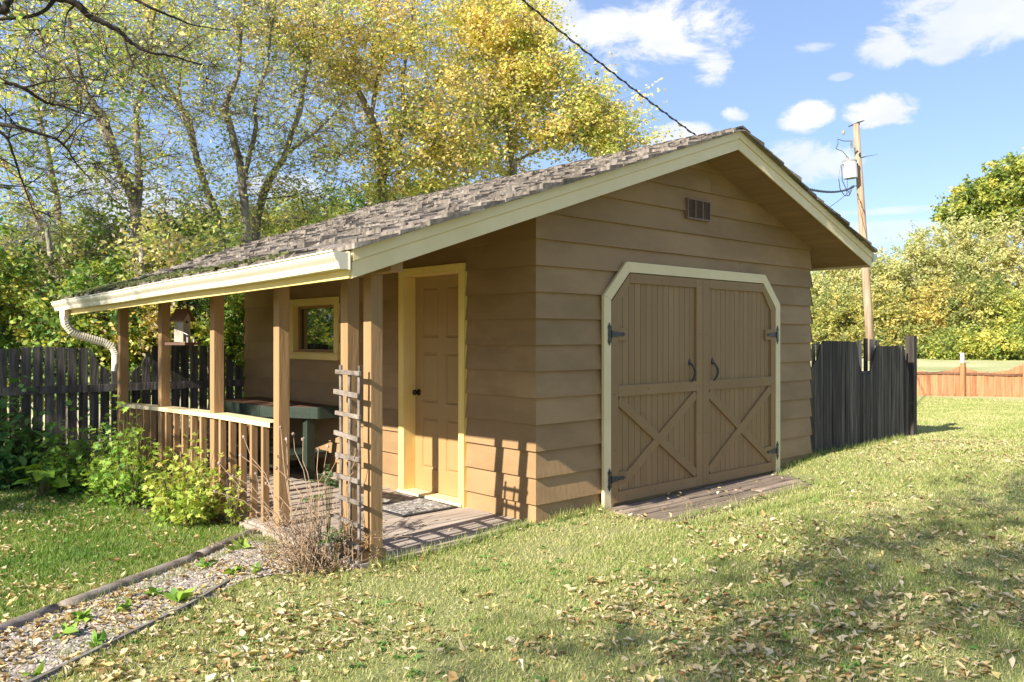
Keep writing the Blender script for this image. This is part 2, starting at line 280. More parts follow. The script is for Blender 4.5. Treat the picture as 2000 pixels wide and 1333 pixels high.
# ================================================================== GROUND
def axis(lo, hi, step, far, g=1.22):
    a = list(np.arange(lo, hi + 1e-6, step)); s = step; x = hi
    while x < far: s *= g; x += s; a.append(x)
    s = step; x = lo; b = []
    while x > -far: s *= g; x -= s; b.append(x)
    return np.array(b[::-1] + a)
gx = axis(-7, 9, .14, 600); gy = axis(-6, 8, .14, 600)
X, Y = np.meshgrid(gx, gy, indexing='ij'); Z = gz(X, Y); nx, ny = X.shape
V = np.stack([X.ravel(), Y.ravel(), Z.ravel()], 1); I = np.arange(nx * ny).reshape(nx, ny)
F = np.stack([I[:-1, :-1].ravel(), I[1:, :-1].ravel(), I[1:, 1:].ravel(), I[:-1, 1:].ravel()], 1)
def groundmat():
    m = bpy.data.materials.new('lawn_ground'); m.use_nodes = True; nt = m.node_tree; n = nt.nodes; l = nt.links; b = n['Principled BSDF']
    b.inputs['Roughness'].default_value = .95; b.inputs['Specular IOR Level'].default_value = .1
    t = n.new('ShaderNodeTexCoord')
    def nz(s, d=5):
        z = n.new('ShaderNodeTexNoise'); z.inputs['Scale'].default_value = s; z.inputs['Detail'].default_value = d; z.inputs['Roughness'].default_value = .65; l.new(t.outputs['Object'], z.inputs[0]); return z.outputs[0]
    def rg(v, a, b_):
        r = n.new('ShaderNodeMapRange'); r.inputs[1].default_value = a; r.inputs[2].default_value = b_; l.new(v, r.inputs[0]); return r.outputs[0]
    fine = ramp(nt, rg(nz(60), .3, .7), [(.12, .14, .045), (.26, .27, .10), (.42, .40, .20)])
    big = ramp(nt, rg(nz(.55, 6), .35, .68), [(.15, .20, .06), (.27, .29, .11), (.40, .37, .20)])
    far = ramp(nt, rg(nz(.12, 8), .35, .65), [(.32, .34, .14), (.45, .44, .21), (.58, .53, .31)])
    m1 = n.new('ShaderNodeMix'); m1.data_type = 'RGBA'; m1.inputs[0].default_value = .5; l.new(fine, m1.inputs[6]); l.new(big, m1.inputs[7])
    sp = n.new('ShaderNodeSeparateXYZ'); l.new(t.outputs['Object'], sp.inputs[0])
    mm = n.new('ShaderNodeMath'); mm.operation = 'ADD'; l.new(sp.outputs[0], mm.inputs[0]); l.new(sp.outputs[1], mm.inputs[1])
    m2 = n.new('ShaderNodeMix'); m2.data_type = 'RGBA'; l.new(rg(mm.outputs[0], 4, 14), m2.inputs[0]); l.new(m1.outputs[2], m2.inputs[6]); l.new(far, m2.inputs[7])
    l.new(m2.outputs[2], b.inputs['Base Color'])
    bp = n.new('ShaderNodeBump'); bp.inputs['Strength'].default_value = .8; bp.inputs['Distance'].default_value = .03; l.new(nz(45, 6), bp.inputs['Height']); l.new(bp.outputs[0], b.inputs['Normal'])
    return m
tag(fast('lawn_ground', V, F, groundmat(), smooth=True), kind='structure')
def sheet(name, poly, mt, dz=.006, step=.12, kind='structure', rag=.06):
    poly = np.array(poly, float); x0, y0 = poly.min(0); x1, y1 = poly.max(0)
    def inside(x, y):
        c = np.zeros(x.shape, bool); n = len(poly)
        for i in range(n):
            (ax, ay), (bx, by) = poly[i], poly[(i + 1) % n]
            k = ((ay > y) != (by > y)) & (x < (bx - ax) * (y - ay) / (by - ay + 1e-12) + ax); c ^= k
        return c
    xs = np.arange(x0, x1 + step, step); ys = np.arange(y0, y1 + step, step); X, Y = np.meshgrid(xs, ys, indexing='ij')
    J = (vnoise(X, Y, .35, 5) - .5) * rag; X = X + J; Y = Y + J[::-1]
    cx = (X[:-1, :-1] + X[1:, 1:]) / 2; cy = (Y[:-1, :-1] + Y[1:, 1:]) / 2; k = inside(cx, cy).ravel()
    I = np.arange(X.size).reshape(X.shape); F = np.stack([I[:-1, :-1].ravel(), I[1:, :-1].ravel(), I[1:, 1:].ravel(), I[:-1, 1:].ravel()], 1)[k]
    V = np.stack([X.ravel(), Y.ravel(), gz(X, Y).ravel() + dz], 1)
    return tag(fast(name, V, F, mt, smooth=True), kind=kind), inside
GRAVEL = [(-1.60, 1.40), (-2.71, .67), (-3.27, .40), (-3.75, .12), (-4.6, -.45), (-4.4, -1.1), (-3.63, -.66), (-3.2, -.34), (-2.77, -.08), (-2.31, .22), (-1.95, .16), (-1.58, -.06)]
BED = [(-1.60, 1.40), (-1.80, 1.75), (-2.05, 2.4), (-2.2, 3.6), (-2.12, 4.75), (-2.9, 4.95), (-6, 4.9), (-6, 5.3), (-1.5, 5.3)]
_, in_gravel = sheet('gravel_bed_ground', GRAVEL, M['bed'], .008)
_, in_bed = sheet('garden_bed_soil', BED, M['soil'], .010)
sheet('lane_ground', [(-14, 6.3), (1.5, 6.3), (1.5, 9.6), (-14, 9.6)], M['lane'], .014, .4)
# ================================================================== SHED
W_, Lr, H0 = 4.37, 5.29, 3.389
EX, Z0 = .211, .147
def sagf(x, y): return 0 if x > 2.185 else -.10 * ((y + .44) / 6.24) * ((2.185 - x) / 4.135)
def roofz(x, y=-.44): return H0 - .338 * abs(x - 2.185) + sagf(x, y)
shed = empty('garden_shed', (0, 0, 0), 'brown lap-sided garden shed with covered porch, cream trim and cedar shake roof', 'shed')
def clip(poly, f):                                                    # keep where f(s,z) >= 0
    o = []; n = len(poly)
    for i in range(n):
        a, b = poly[i], poly[(i + 1) % n]; fa, fb = f(*a), f(*b)
        if fa >= 0: o.append(a)
        if fa * fb < 0: t = fa / (fa - fb); o.append((a[0] + (b[0] - a[0]) * t, a[1] + (b[1] - a[1]) * t))
    return o
def siding(name, s0, s1, ztop, mp, holes=(), clips=(), mitre0=True, base=-.04):
    mb = MB(); k = -1
    rr = random.Random(name)
    while True:
        zb = Z0 + EX * k; zt = zb + EX; k += 1
        if zb > ztop: break
        if zb < base: zb_eff = base
        else: zb_eff = zb
        off = lambda z: (.026 if zb > .1 else .016) * (1 - (z - zb) / EX) + .004
        cuts = sorted({zb_eff, zt} | {h for H in holes for h in H[2:] if zb_eff < h < zt})
        joints = [s0] + ([s0 + (s1 - s0) * rr.uniform(.25, .75)] if rr.random() < .55 else []) + [s1]
        tints = [rr.random() for _ in joints]
        for a, b in zip(cuts, cuts[1:]):
            iv = [(joints[i] + (.0015 if i else 0), joints[i + 1] - (.0015 if i + 2 < len(joints) else 0), tints[i]) for i in range(len(joints) - 1)]
            for (h0, h1, hz0, hz1) in holes:
                if hz0 < (a + b) / 2 < hz1:
                    nv = []
                    for p, q, t in iv:
                        if q <= h0 or p >= h1: nv.append((p, q, t)); continue
                        if p < h0: nv.append((p, h0, t))
                        if q > h1: nv.append((h1, q, t))
                    iv = nv
            for p, q, t in iv:
                poly = [(p, a), (q, a), (q, b), (p, b)]
                for c in clips: poly = clip(poly, c) if len(poly) > 2 else []
                if len(poly) < 3: continue
                def pt(s, z, o):
                    if mitre0 and abs(s - s0) < 1e-6: s = s - o
                    return mp(s, z, o)
                mb.add([pt(s, z, off(z)) for s, z in poly], [tuple(range(len(poly)))], t)
                if a == zb_eff and zb > .1:                           # underside of the course
                    lo = [s for s, z in poly if abs(z - a) < 1e-6]
                    if len(lo) >= 2:
                        u, v = min(lo), max(lo)
                        mb.add([pt(u, a, off(a)), pt(v, a, off(a)), pt(v, a, .002), pt(u, a, .002)], [(0, 1, 2, 3)], t)
    return mb.build(name, M['siding'], shed)
DY0, DY1, DZ1 = .915, 1.780, 2.066                                     # entry door opening
WY0, WY1, WZ0, WZ1 = 3.04, 3.975, 1.295, 1.84                          # window opening
siding('porch_wall', 0, Lr, 2.62, lambda s, z, o: (-o, s, z), [(DY0, DY1, -.1, DZ1), (WY0, WY1, WZ0, WZ1)], [lambda s, z: roofz(0, s) - .13 - z])
siding('gable_wall', 0, W_, 3.3, lambda s, z, o: (s, -o, z), [], [lambda s, z: (H0 - .145 - .338 * (2.185 - s)) - z, lambda s, z: (H0 - .145 - .338 * (s - 2.185)) - z])
siding('right_wall', 0, Lr, 2.5, lambda s, z, o: (W_ + o, s, z), [], [lambda s, z: roofz(W_) - .14 - z])
siding('rear_wall', 0, W_, 3.3, lambda s, z, o: (s, Lr + o, z), [], [lambda s, z: (H0 - .17 - .338 * (2.185 - s)) - z, lambda s, z: (H0 - .17 - .338 * (s - 2.185)) - z])
m = MB(); m.box((.14, .03, -.05), (.16, Lr - .03, 2.5)); m.build('interior_shade_sheet', M['dark'], shed)  # near-black sheet standing in for the shade inside the shed
# ---- roof
roof = None
def roof_slab(x0, x1, zoff, th, mt, name, par, ya=-.44, yb=5.80, n=24):
    mb = MB(); xs = [x0, (x0 + x1) / 2, x1]; vs = []; ys = np.linspace(ya, yb, n)
    for y in ys:
        for x in xs: vs.append((x, y, roofz(x, y) + zoff))
        for x in xs: vs.append((x, y, roofz(x, y) + zoff - th))
    fs = []
    for i in range(n - 1):
        a, b = i * 6, i * 6 + 6
        for j in (0, 1): fs += [(a + j, a + j + 1, b + j + 1, b + j), (a + 3 + j, b + 3 + j, b + 4 + j, a + 4 + j)]
        fs += [(a, b, b + 3, a + 3), (a + 2, a + 5, b + 5, b + 2)]
    for a in (0, (n - 1) * 6): fs += [(a, a + 1, a + 4, a + 3), (a + 1, a + 2, a + 5, a + 4)]
    mb.add(vs, fs, .5); return mb.build(name, mt, par)
roof = roof_slab(-1.95, 2.185, -.004, .05, M['felt'], 'roof', shed)
roof_slab(2.185, 4.95, -.004, .05, M['felt'], 'roof_slope', roof)
# soffit boards (ceiling under the overhang and the porch), V-grooved boards running along the shed
mb = MB(); x = -1.94
while x < 4.94:
    x2 = min(x + .089, 4.94)
    if not (x < 2.185 < x2):
        for ya, yb in ((-.415, 0.0), (0.0, 5.29), (5.32, 5.78)):
            if 0 < x < W_ and ya == 0.0: continue
            t = random.random()
            z = lambda X, Y_: roofz(X, Y_) - .145
            mb.add([(x + .003, ya, z(x, ya)), (x2 - .003, ya, z(x2, ya)), (x2 - .003, yb, z(x2, yb)), (x + .003, yb, z(x, yb)), (x + .003, ya, z(x, ya) + .02), (x2 - .003, ya, z(x2, ya) + .02), (x2 - .003, yb, z(x2, yb) + .02), (x + .003, yb, z(x, yb) + .02)],
                   [(0, 1, 2, 3), (4, 7, 6, 5), (0, 4, 5, 1), (1, 5, 6, 2), (2, 6, 7, 3), (3, 7, 4, 0)], t)
    x = x2
mb.build('soffit', M['soffit'], roof)
# fascia boards of the two rakes, two tiers each
for y0, s in ((-.44, -1), (5.80, 1)):
    for nm, dz0, dz1, ya, yb in (('rake_trim', .004, -.066, .0, .028), ('rake_board', -.068, -.168, .0, .016)):
        for xa, xb in ((-1.955, 2.1835), (2.1865, 4.955)):
            mb = MB(); pts = [(xa, y0 + s * ya, roofz(xa, y0) + dz0), (xb, y0 + s * ya, roofz(xb, y0) + dz0), (xb, y0 + s * ya, roofz(xb, y0) + dz1), (xa, y0 + s * ya, roofz(xa, y0) + dz1)]
            mb.prism(pts, (0, s * (yb), 0)); mb.build(nm, M['cream'], roof, bevel=.002)
mb = MB(); mb.bar((-1.962, -.44, roofz(-1.95, -.44) - .087), (-1.962, 5.8, roofz(-1.95, 5.8) - .087), .02, .165); mb.build('eave_board', M['yellow'], roof, bevel=.002)  # yellow tone carries warm bounced light as colour on this board
mb = MB(); mb.bar((4.962, -.44, roofz(4.95) - .087), (4.962, 5.8, roofz(4.95) - .087), .02, .165); mb.build('eave_board', M['cream'], roof, bevel=.002)
mb = MB(); mb.bar((-1.53, -.3, 1.945), (-1.53, 5.6, 1.86), .09, .10); mb.build('porch_beam', M['post'], shed)
# shakes
def shakes(side, name):
    mb = MB(); L_ = (2.185 + 1.95) if side < 0 else (4.95 - 2.185); cs = 1 / math.hypot(1, .338); exp_ = .185; n = int(L_ / (exp_ * cs)) + 1
    for i in range(n + 1):
        y = -.485 - random.uniform(0, .05)
        while y < 5.84:
            wd = random.uniform(.09, .28); y2 = min(y + wd, 5.85)
            dl = -.03 + i * exp_ + random.uniform(-.028, .022); de = min(dl + exp_ * 1.9, L_ / cs)
            if de - dl < .05: y = y2; continue
            th = random.uniform(.010, .026) + (.016 if random.random() < .12 else 0)
            def xz(d, yy, lift):
                d = d * cs; x = (-1.95 + d) if side < 0 else (4.95 - d)
                return (x, yy, roofz(x, yy) + lift)
            j = random.uniform(-.008, .008); warp = random.uniform(-.010, .014)
            b0 = .006 + .012; top = b0 + th
            g = .003
            vs = [xz(dl, y + g, b0 - .008), xz(dl + j, y2 - g, b0 - .008), xz(de, y2 - g, .002), xz(de, y + g, .002), xz(dl, y + g, top + warp), xz(dl + j, y2 - g, top - warp), xz(de, y2 - g, .008), xz(de, y + g, .008)]
            mb.add(vs, [(0, 3, 2, 1), (4, 5, 6, 7), (0, 1, 5, 4), (1, 2, 6, 5), (2, 3, 7, 6), (3, 0, 4, 7)]); y = y2
    return mb
m1 = shakes(-1, 'a'); m1.build('shakes', M['shake'], roof)
m2 = shakes(1, 'b'); m2.build('shakes', M['shake'], roof)
mb = MB(); y = -.50
while y < 5.85:
    for s in (-1, 1):
        t = random.random(); h = random.uniform(0, .012)
        mb.add([(2.185, y, H0 + .045 + h), (2.185 + s * .13, y, H0 + .005 + h), (2.185 + s * .13, y + .2, H0 - .005), (2.185, y + .2, H0 + .03), (2.185, y, H0 + .025 + h), (2.185 + s * .13, y, H0 - .012 + h), (2.185 + s * .13, y + .2, H0 - .02), (2.185, y + .2, H0 + .01)],
               [(0, 1, 2, 3), (4, 7, 6, 5), (0, 4, 5, 1), (1, 5, 6, 2), (2, 6, 7, 3), (3, 7, 4, 0)], t)
    y += .135
mb.build('ridge_shakes', M['shake'], roof)
# moss and leaf litter on the low courses by the eave
mb = MB()
for k in range(1500):
    y = 5.8 - abs(random.gauss(0, 2.4)); 
    if y < .4: continue
    x = -1.97 + abs(random.gauss(0, .10 + .12 * (y / 5.8) ** 2)); r = random.uniform(.008, .028) * (1 if y < 3 else 1.35)
    mb.blob((x, y, roofz(x, y) + .042), (r, r * 1.3, r * .7), n=5, m=3, j=.4)
mb.build('moss', M['moss'], roof)
# ---- gutters
def gutter(x0, s, par, name='gutter'):
    prof = [(0, 0), (0, -.098), (.066, -.098), (.072, -.085), (.078, -.060), (.098, -.036), (.106, -.022), (.106, -.004), (.116, 0), (.116, .008), (.098, .008), (.094, -.022), (.088, -.034), (.068, -.056), (.060, -.088), (.006, -.088), (.006, 0)]
    mb = MB(); a, b = [], []
    zt = lambda y: roofz(x0 - s * 0, y) - .012 if s < 0 else roofz(4.95) - .012
    ys = np.linspace(-.455, 5.84, 9); n = len(prof); vs = []
    for y in ys: vs += [(x0 + s * o, y, zt(y) + z - .004 * math.sin(y * 2.1)) for o, z in prof]
    fs = [(i * n + j, i * n + (j + 1) % n, (i + 1) * n + (j + 1) % n, (i + 1) * n + j) for i in range(len(ys) - 1) for j in range(n)]
    mb.add(vs, fs, .5); g = mb.build(name, M['gutter'], par)
    for y, d in ((-.458, -1), (5.843, 1)):
        c = MB(); c.prism([(x0 + s * o, y, zt(y) + z) for o, z in prof[:10]], (0, d * .004, 0)); c.bar((x0 + s * .003, y + d * .006, zt(y) - .1), (x0 + s * .003, y + d * .006, zt(y) + .006), .008, .01, up=(0, 1, 0)); c.build('end_cap', M['gutter'], g)
    return g
g1 = gutter(-1.974, -1, shed); gutter(4.974, 1, shed)
# downspout, corrugated: out of the far end of the porch gutter, elbowing back to the corner post
pts = [(-2.03, 5.50, 1.80), (-2.03, 5.50, 1.70), (-2.015, 5.50, 1.62), (-1.96, 5.50, 1.545), (-1.88, 5.50, 1.50), (-1.62, 5.48, 1.415), (-1.53, 5.46, 1.36), (-1.50, 5.45, 1.28), (-1.50, 5.45, .1)]
fine = []; 
for a, b in zip(pts, pts[1:]):
    a = np.array(a); b = np.array(b); k = max(1, int(np.linalg.norm(b - a) / .012)); fine += [a + (b - a) * i / k for i in range(k)]
fine.append(np.array(pts[-1])); mb = MB(); mb.tube(fine, [.046 + .003 * (i % 2) for i in range(len(fine))], 8); mb.build('downspout', M['gutter'], shed)
# ---- posts, rail, balusters, deck
PY_ = [-.02, .272, 1.285, 2.52, 3.82, 5.10]
def dk(x): return 0.0
for i, y in enumerate(PY_):
    mb = MB(); h = .0465; mb.prism([(-1.53 - h, y - h, -.06), (-1.53 + h, y - h, -.06), (-1.53 + h, y + h, -.06), (-1.53 - h, y + h, -.06)], (0, 0, roofz(-1.53, y) - .15 + .06)); mb.build('post', M['post'], shed, bevel=.004)
mb = MB()
mb.box((-1.62, -.045, -.13), (-1.44, .33, .055)); mb.build('post_base', M['post'], shed, bevel=.004)
RZ = {2: .805, 3: .797, 4: .775, 5: .735}
def rz_(y): return float(np.interp(y, [1.28, 2.52, 3.82, 5.10], [.805, .800, .775, .735]))
mb = MB(); ys = np.linspace(1.335, 5.055, 24)
for a, b in zip(ys, ys[1:]):
    mb.add([(-1.605, a, rz_(a) - .038), (-1.455, a, rz_(a) - .038), (-1.455, b, rz_(b) - .038), (-1.605, b, rz_(b) - .038), (-1.605, a, rz_(a)), (-1.455, a, rz_(a)), (-1.455, b, rz_(b)), (-1.605, b, rz_(b))],
           [(0, 3, 2, 1), (4, 5, 6, 7), (0, 4, 7, 3), (1, 2, 6, 5)], .5)
rail = mb.build('porch_rail', M['cream'], shed)
for i in range(2, 5):
    n = 6; a, b = PY_[i], PY_[i + 1]
    for k in range(1, n):
        y = a + (b - a) * k / n; mb = MB(); z1 = rz_(y) - .04
        mb.box((-1.595, y - .019, -.06), (-1.540, y + .019, z1)); o = mb.build('baluster', M['post'], shed, bevel=.003)
deck = MB(); y = -.045
while y < 5.28:
    y2 = y + .138; deck.box((-1.66 + random.uniform(-.008, .008), y + .003, -.034), (-.012, y2 - .003, random.uniform(-.003, .003)), j=.0012); y = y2
deck.build('porch_deck', M['deck'], shed)
mb = MB(); mb.box((-1.655, -.075, -.2), (-.03, -.047, -.010)); mb.box((-1.69, -.04, -.2), (-1.662, 5.25, -.012)); mb.build('deck_skirt', M['deck'], shed)
# ---- entry door
def panel(mb, y0, y1, z0, z1, x, d=.012, b=.028):                    # raised panel with a moulded groove, front face normal -x
    vs = []; 
    for ins, dx in ((0, 0), (.010, d), (b * .7, d), (b * 1.25, .002)):
        vs += [(x + dx, y0 + ins, z0 + ins), (x + dx, y1 - ins, z0 + ins), (x + dx, y1 - ins, z1 - ins), (x + dx, y0 + ins, z1 - ins)]
    fs = [(k * 4 + i, k * 4 + (i + 1) % 4, k * 4 + 4 + (i + 1) % 4, k * 4 + 4 + i) for k in range(3) for i in range(4)] + [(12, 13, 14, 15)]
    mb.add(vs, fs, .5)
xf = .095; mb = MB(); pz = [(.235, .725), (.86, 1.335), (1.47, 1.945)]; pyy = [(DY0 + .125, DY0 + .375), (DY1 - .375, DY1 - .125)]
zs = [.03] + [q for p in pz for q in p] + [DZ1 - .006]; ycut = [DY0 + .006, pyy[0][0], pyy[0][1], pyy[1][0], pyy[1][1], DY1 - .006]
for i in range(5):
    for j in range(7):
        y0, y1, z0, z1 = ycut[i], ycut[i + 1], zs[j], zs[j + 1]
        if i in (1, 3) and j in (1, 3, 5): panel(mb, y0, y1, z0, z1, xf)
        else: mb.add([(xf, y0, z0), (xf, y1, z0), (xf, y1, z1), (xf, y0, z1)], [(0, 1, 2, 3)], .5)
mb.box((xf + .014, DY0 + .004, .03), (xf + .045, DY1 - .004, DZ1 - .004), .5)
door = mb.build('entry_door', M['door'], shed)
mb = MB(); yk = DY1 - .075; zk = .95; ax = np.array([xf, yk, zk])
mb.tube([(xf, yk, zk), (xf - .006, yk, zk), (xf - .0065, yk, zk), (xf - .02, yk, zk), (xf - .035, yk, zk), (xf - .045, yk, zk), (xf - .058, yk, zk), (xf - .066, yk, zk)], [.032, .031, .013, .012, .020, .028, .026, .012], 14)
mb.build('knob', M['bronze'], door, smooth=True)
mb = MB(); 
for (y0, y1, z0, z1) in ((DY0 - .062, DY0, -.002, DZ1), (DY1, DY1 + .062, -.002, DZ1), (DY0 - .062, DY1 + .062, DZ1 + .0005, DZ1 + .055)):
    mb.box((-.048, y0, z0), (-.002, y1, z1), .5)
mb.build('door_trim', M['ltyellow'], shed, bevel=.003)
mb = MB()
for (y0, y1, z0, z1) in ((DY0, DY0 + .018, .0, DZ1 - .02), (DY1 - .018, DY1, .0, DZ1 - .02), (DY0, DY1, DZ1 - .019, DZ1)):
    mb.box((-.044, y0 + .0005, z0), (.14, y1 - .0005, z1 - .0005), .5)
mb.build('door_jamb', M['yellow'], shed, bevel=.002)
mb = MB(); mb.box((-.075, DY0 - .05, .001), (.094, DY1 + .05, .030), .5); mb.build('threshold', M['cream'], shed, bevel=.006)
# ---- window
win = MB()
for (y0, y1, z0, z1) in ((WY0 - .07, WY0, WZ0, WZ1), (WY1, WY1 + .07, WZ0, WZ1), (WY0 - .07, WY1 + .07, WZ1 + .0005, WZ1 + .065), (WY0 - .085, WY1 + .085, WZ0 - .065, WZ0 - .0005)):
    win.box((-.045 - (.018 if z1 < WZ0 else 0), y0, z0), (-.002, y1, z1), .5)
for (y0, y1, z0, z1) in ((WY0, WY0 + .015, WZ0 + .015, WZ1 - .015), (WY1 - .015, WY1, WZ0 + .015, WZ1 - .015), (WY0, WY1, WZ1 - .0145, WZ1), (WY0, WY1, WZ0, WZ0 + .0145)):
    win.box((-.042, y0, z0), (.075, y1, z1), .5)
win = win.build('window', M['yellow'], shed, bevel=.002)
mb = MB()
for (y0, y1, z0, z1) in ((WY0 + .015, WY0 + .05, WZ0 + .015, WZ1 - .015), (WY1 - .05, WY1 - .015, WZ0 + .015, WZ1 - .015), (WY0 + .05, WY1 - .05, WZ1 - .045, WZ1 - .015), (WY0 + .05, WY1 - .05, WZ0 + .015, WZ0 + .045)):
    mb.box((.02, y0, z0), (.07, y1, z1), .5)
mb.build('sash', M['post'], win)
mb = MB(); mb.box((.050, WY0 + .04, WZ0 + .04), (.056, WY1 - .04, WZ1 - .04), .5); mb.build('pane', M['glass'], win)
# ---- double barn doors on the gable
FX0, FX1, FT, SH, CH = .744, 3.617, 2.135, 1.83, .30                   # frame: outer left/right/top, shoulder height, chamfer run
def framepoly(i, zt_in=0):                                            # i = inset
    k = i * math.tan(R(22.5))
    return [(FX0 + i, 0), (FX0 + i, SH - k + 0), (FX0 + CH + k, FT - i), (FX1 - CH - k, FT - i), (FX1 - i, SH - k), (FX1 - i, 0)]
fo, fi = framepoly(0), framepoly(.092)
fr = MB(); f_z0 = -.03
for k in range(5):
    a, b, c, d = fo[k], fo[k + 1], fi[k + 1], fi[k]
    q = [a, b, c, d]; q = [(p[0], f_z0 if p[1] == 0 else p[1]) for p in q]
    cx = sum(p[0] for p in q) / 4; cz = sum(p[1] for p in q) / 4
    fr.prism([(p[0] + (cx - p[0]) * .0015, -.032, p[1] + (cz - p[1]) * .0015) for p in q], (0, -.030, 0), .5)
fr.build('barn_door_frame', M['cream'], shed, bevel=.002)
cxm = (FX0 + FX1) / 2
def inner_top(x):
    if x < fi[2][0]: return SH - .04 + (x - fi[1][0]) * (fi[2][1] - fi[1][1]) / (fi[2][0] - fi[1][0])
    if x > fi[3][0]: return SH - .04 + (fi[4][0] - x) * (fi[2][1] - fi[1][1]) / (fi[2][0] - fi[1][0])
    return fi[2][1]
hinges = []
for s in (-1, 1):
    xa, xb = (fi[0][0] + .006, cxm - .003) if s < 0 else (cxm + .003, fi[5][0] - .006)
    gap = .008; z0 = .045
    ch = lambda x: inner_top(x) - gap
    dm = MB(); x = xa
    while x < xb - .001:                                              # beadboard planks
        x2 = min(x + .082, xb); t = random.random()
        dm.prism([(x + .0025, -.034, z0 + .006), (x2 - .0025, -.034, z0 + .006), (x2 - .0025, -.034, min(ch(x2), ch(x)) if x2 < fi[2][0] or x > fi[3][0] else ch(x)), (x + .0025, -.034, ch(x))], (0, -.008, 0), t)
        x = x2
    dm.box((xa, -.0345, z0), (xb, -.0315, SH - .05), .5)
    xh, xc = (xa, xb) if s < 0 else (xb, xa)                          # hinge side, centre side
    sg = 1 if s < 0 else -1
    door_ = dm.build('barn_door', M['barn'], shed); 
    tag(door_, 'left barn door leaf with an X brace' if s < 0 else 'right barn door leaf with an X brace')
    fm = MB(); ya, th = -.042, -.020
    def slab(poly, y=ya, t=None, d=th): fm.prism([(p[0], y, p[1]) for p in poly], (0, d, 0), t)
    def rectp(x0, x1, za, zb): return [(min(x0, x1), za), (max(x0, x1), za), (max(x0, x1), zb), (min(x0, x1), zb)]
    wS = .088
    slab(rectp(xh, xh + sg * wS, z0, SH - .055 if True else 0)); slab(rectp(xc - sg * (wS + .012), xc, z0, FT - .10))
    topz = fi[2][1] - gap
    xs_ = fi[2][0] if s < 0 else fi[3][0]
    slab(rectp(xs_ + sg * .01, xc - sg * (wS + .014), topz - .085, topz))
    # chamfer brace at the upper hinge corner
    a0 = (xh, SH - .053); a1 = (xs_ + sg * .008, topz); nrm = .088
    slab([a0, a1, (a1[0] + sg * .0, a1[1] - nrm * 1.0), (a0[0] + sg * wS, a0[1] - .02)] if s < 0 else [a0, a1, (a1[0], a1[1] - nrm), (a0[0] + sg * wS, a0[1] - .02)], y=ya, d=-.0185)
    slab(rectp(xh + sg * (wS + .002), xc - sg * (wS + .014), .96, 1.055)); slab(rectp(xh + sg * (wS + .002), xc - sg * (wS + .014), z0, z0 + .095))
    # X brace: one piece runs through, the other butts against it
    xl, xr = sorted((xh + sg * (wS + .004), xc - sg * (wS + .016))); zb, zt_ = z0 + .097, .958; ww = .082
    def diag(p, q, y, d):
        p = np.array(p); q = np.array(q); u = (q - p) / np.linalg.norm(q - p); nn = np.array([-u[1], u[0]]) * ww / 2
        poly = [tuple(p + nn), tuple(q + nn), tuple(q - nn), tuple(p - nn)]
        for f in (lambda x, z: x - xl, lambda x, z: xr - x, lambda x, z: z - zb, lambda x, z: zt_ - z): poly = clip(poly, f)
        slab(poly, y, None, d)
    e = .03
    if s < 0: diag((xl - .0 , zt_ - e), (xr, zb + e), ya, th); diag((xl, zb + e), (xr, zt_ - e), ya, th + .002)
    else: diag((xl, zb + e), (xr, zt_ - e), ya, th); diag((xl, zt_ - e), (xr, zb + e), ya, th + .002)
    hz = (1.50, .255)
    for z in hz: slab(rectp(xh + sg * (wS + .002), xh + sg * (wS + .115), z - .055, z + .055), y=ya, d=-.0195)
    nf = len(fm.f)
    for x_, zz in [(xh + sg * .04, z_) for z_ in (.10, .50, .98, 1.40)] + [(xc - sg * .05, z_) for z_ in (.10, .55, 1.0, 1.5, 1.98)] + [(xh + sg * f_, 1.01) for f_ in (.13, .5, .9, 1.2)] + [(xh + sg * f_, .095) for f_ in (.2, .6, 1.0)] + [(xs_ + sg * f_, topz - .045) for f_ in (.08, .45, .8)]:
        fm.tube([(x_, -.0605, zz), (x_, -.0630, zz)], .0045, 8)
    fo_ = fm.build('door_framing', M['barn'], door_, bevel=.0008); fo_.data.materials.append(M['bronze'])
    for k_, pg_ in enumerate(fo_.data.polygons): pg_.material_index = 1 if k_ >= nf else 0
    for z in hz:                                                      # black strap hinge: tall leaf on the frame, tapered tongue on the door
        hm = MB(); xo = FX0 + .064 if s < 0 else FX1 - .064; yy = -.0635
        L1 = [(-.010, -.135), (0, -.165), (.010, -.135), (.024, -.10), (.016, -.07), (.026, -.045), (.026, .045), (.016, .07), (.024, .10), (.010, .135), (0, .165), (-.010, .135), (-.022, .10), (-.014, .06), (-.018, 0), (-.014, -.06), (-.022, -.10)]
        hm.prism([(xo + sg * a, yy, z + b * .60) for a, b in L1], (0, -.006, 0), .4)
        L2 = [(.03, -.046), (.09, -.034), (.105, -.040), (.12, -.028), (.18, -.020), (.195, -.030), (.215, -.024), (.222, -.010), (.25, 0), (.222, .010), (.215, .024), (.195, .030), (.18, .020), (.12, .028), (.105, .040), (.09, .034), (.03, .046)]
        hm.prism([(xo + sg * a * .88, yy - .001, z + b * .62) for a, b in L2], (0, -.006, 0), .6)
        hm.tube([(xo + sg * .028, yy - .008, z - .032), (xo + sg * .028, yy - .008, z + .032)], .007, 8)
        for a, b in ((0, .11), (0, -.11), (.07, 0), (.14, 0), (.2, 0)): hm.blob((xo + sg * a * .88, yy - .007, z + b * .6), .005, n=6, m=3, j=0)
        hm.build('hinge', M['iron'], door_, bevel=.0015)
    hx = cxm - .192 if s < 0 else cxm + .185; hm = MB(); zc = 1.135; yb_ = -.043
    hm.prism([(hx + a, yb_, zc + .10 + b) for a, b in ((0, .038), (-.010, .018), (-.022, 0), (-.016, -.020), (0, -.030), (.016, -.020), (.022, 0), (.010, .018))], (0, -.007, 0), .5)
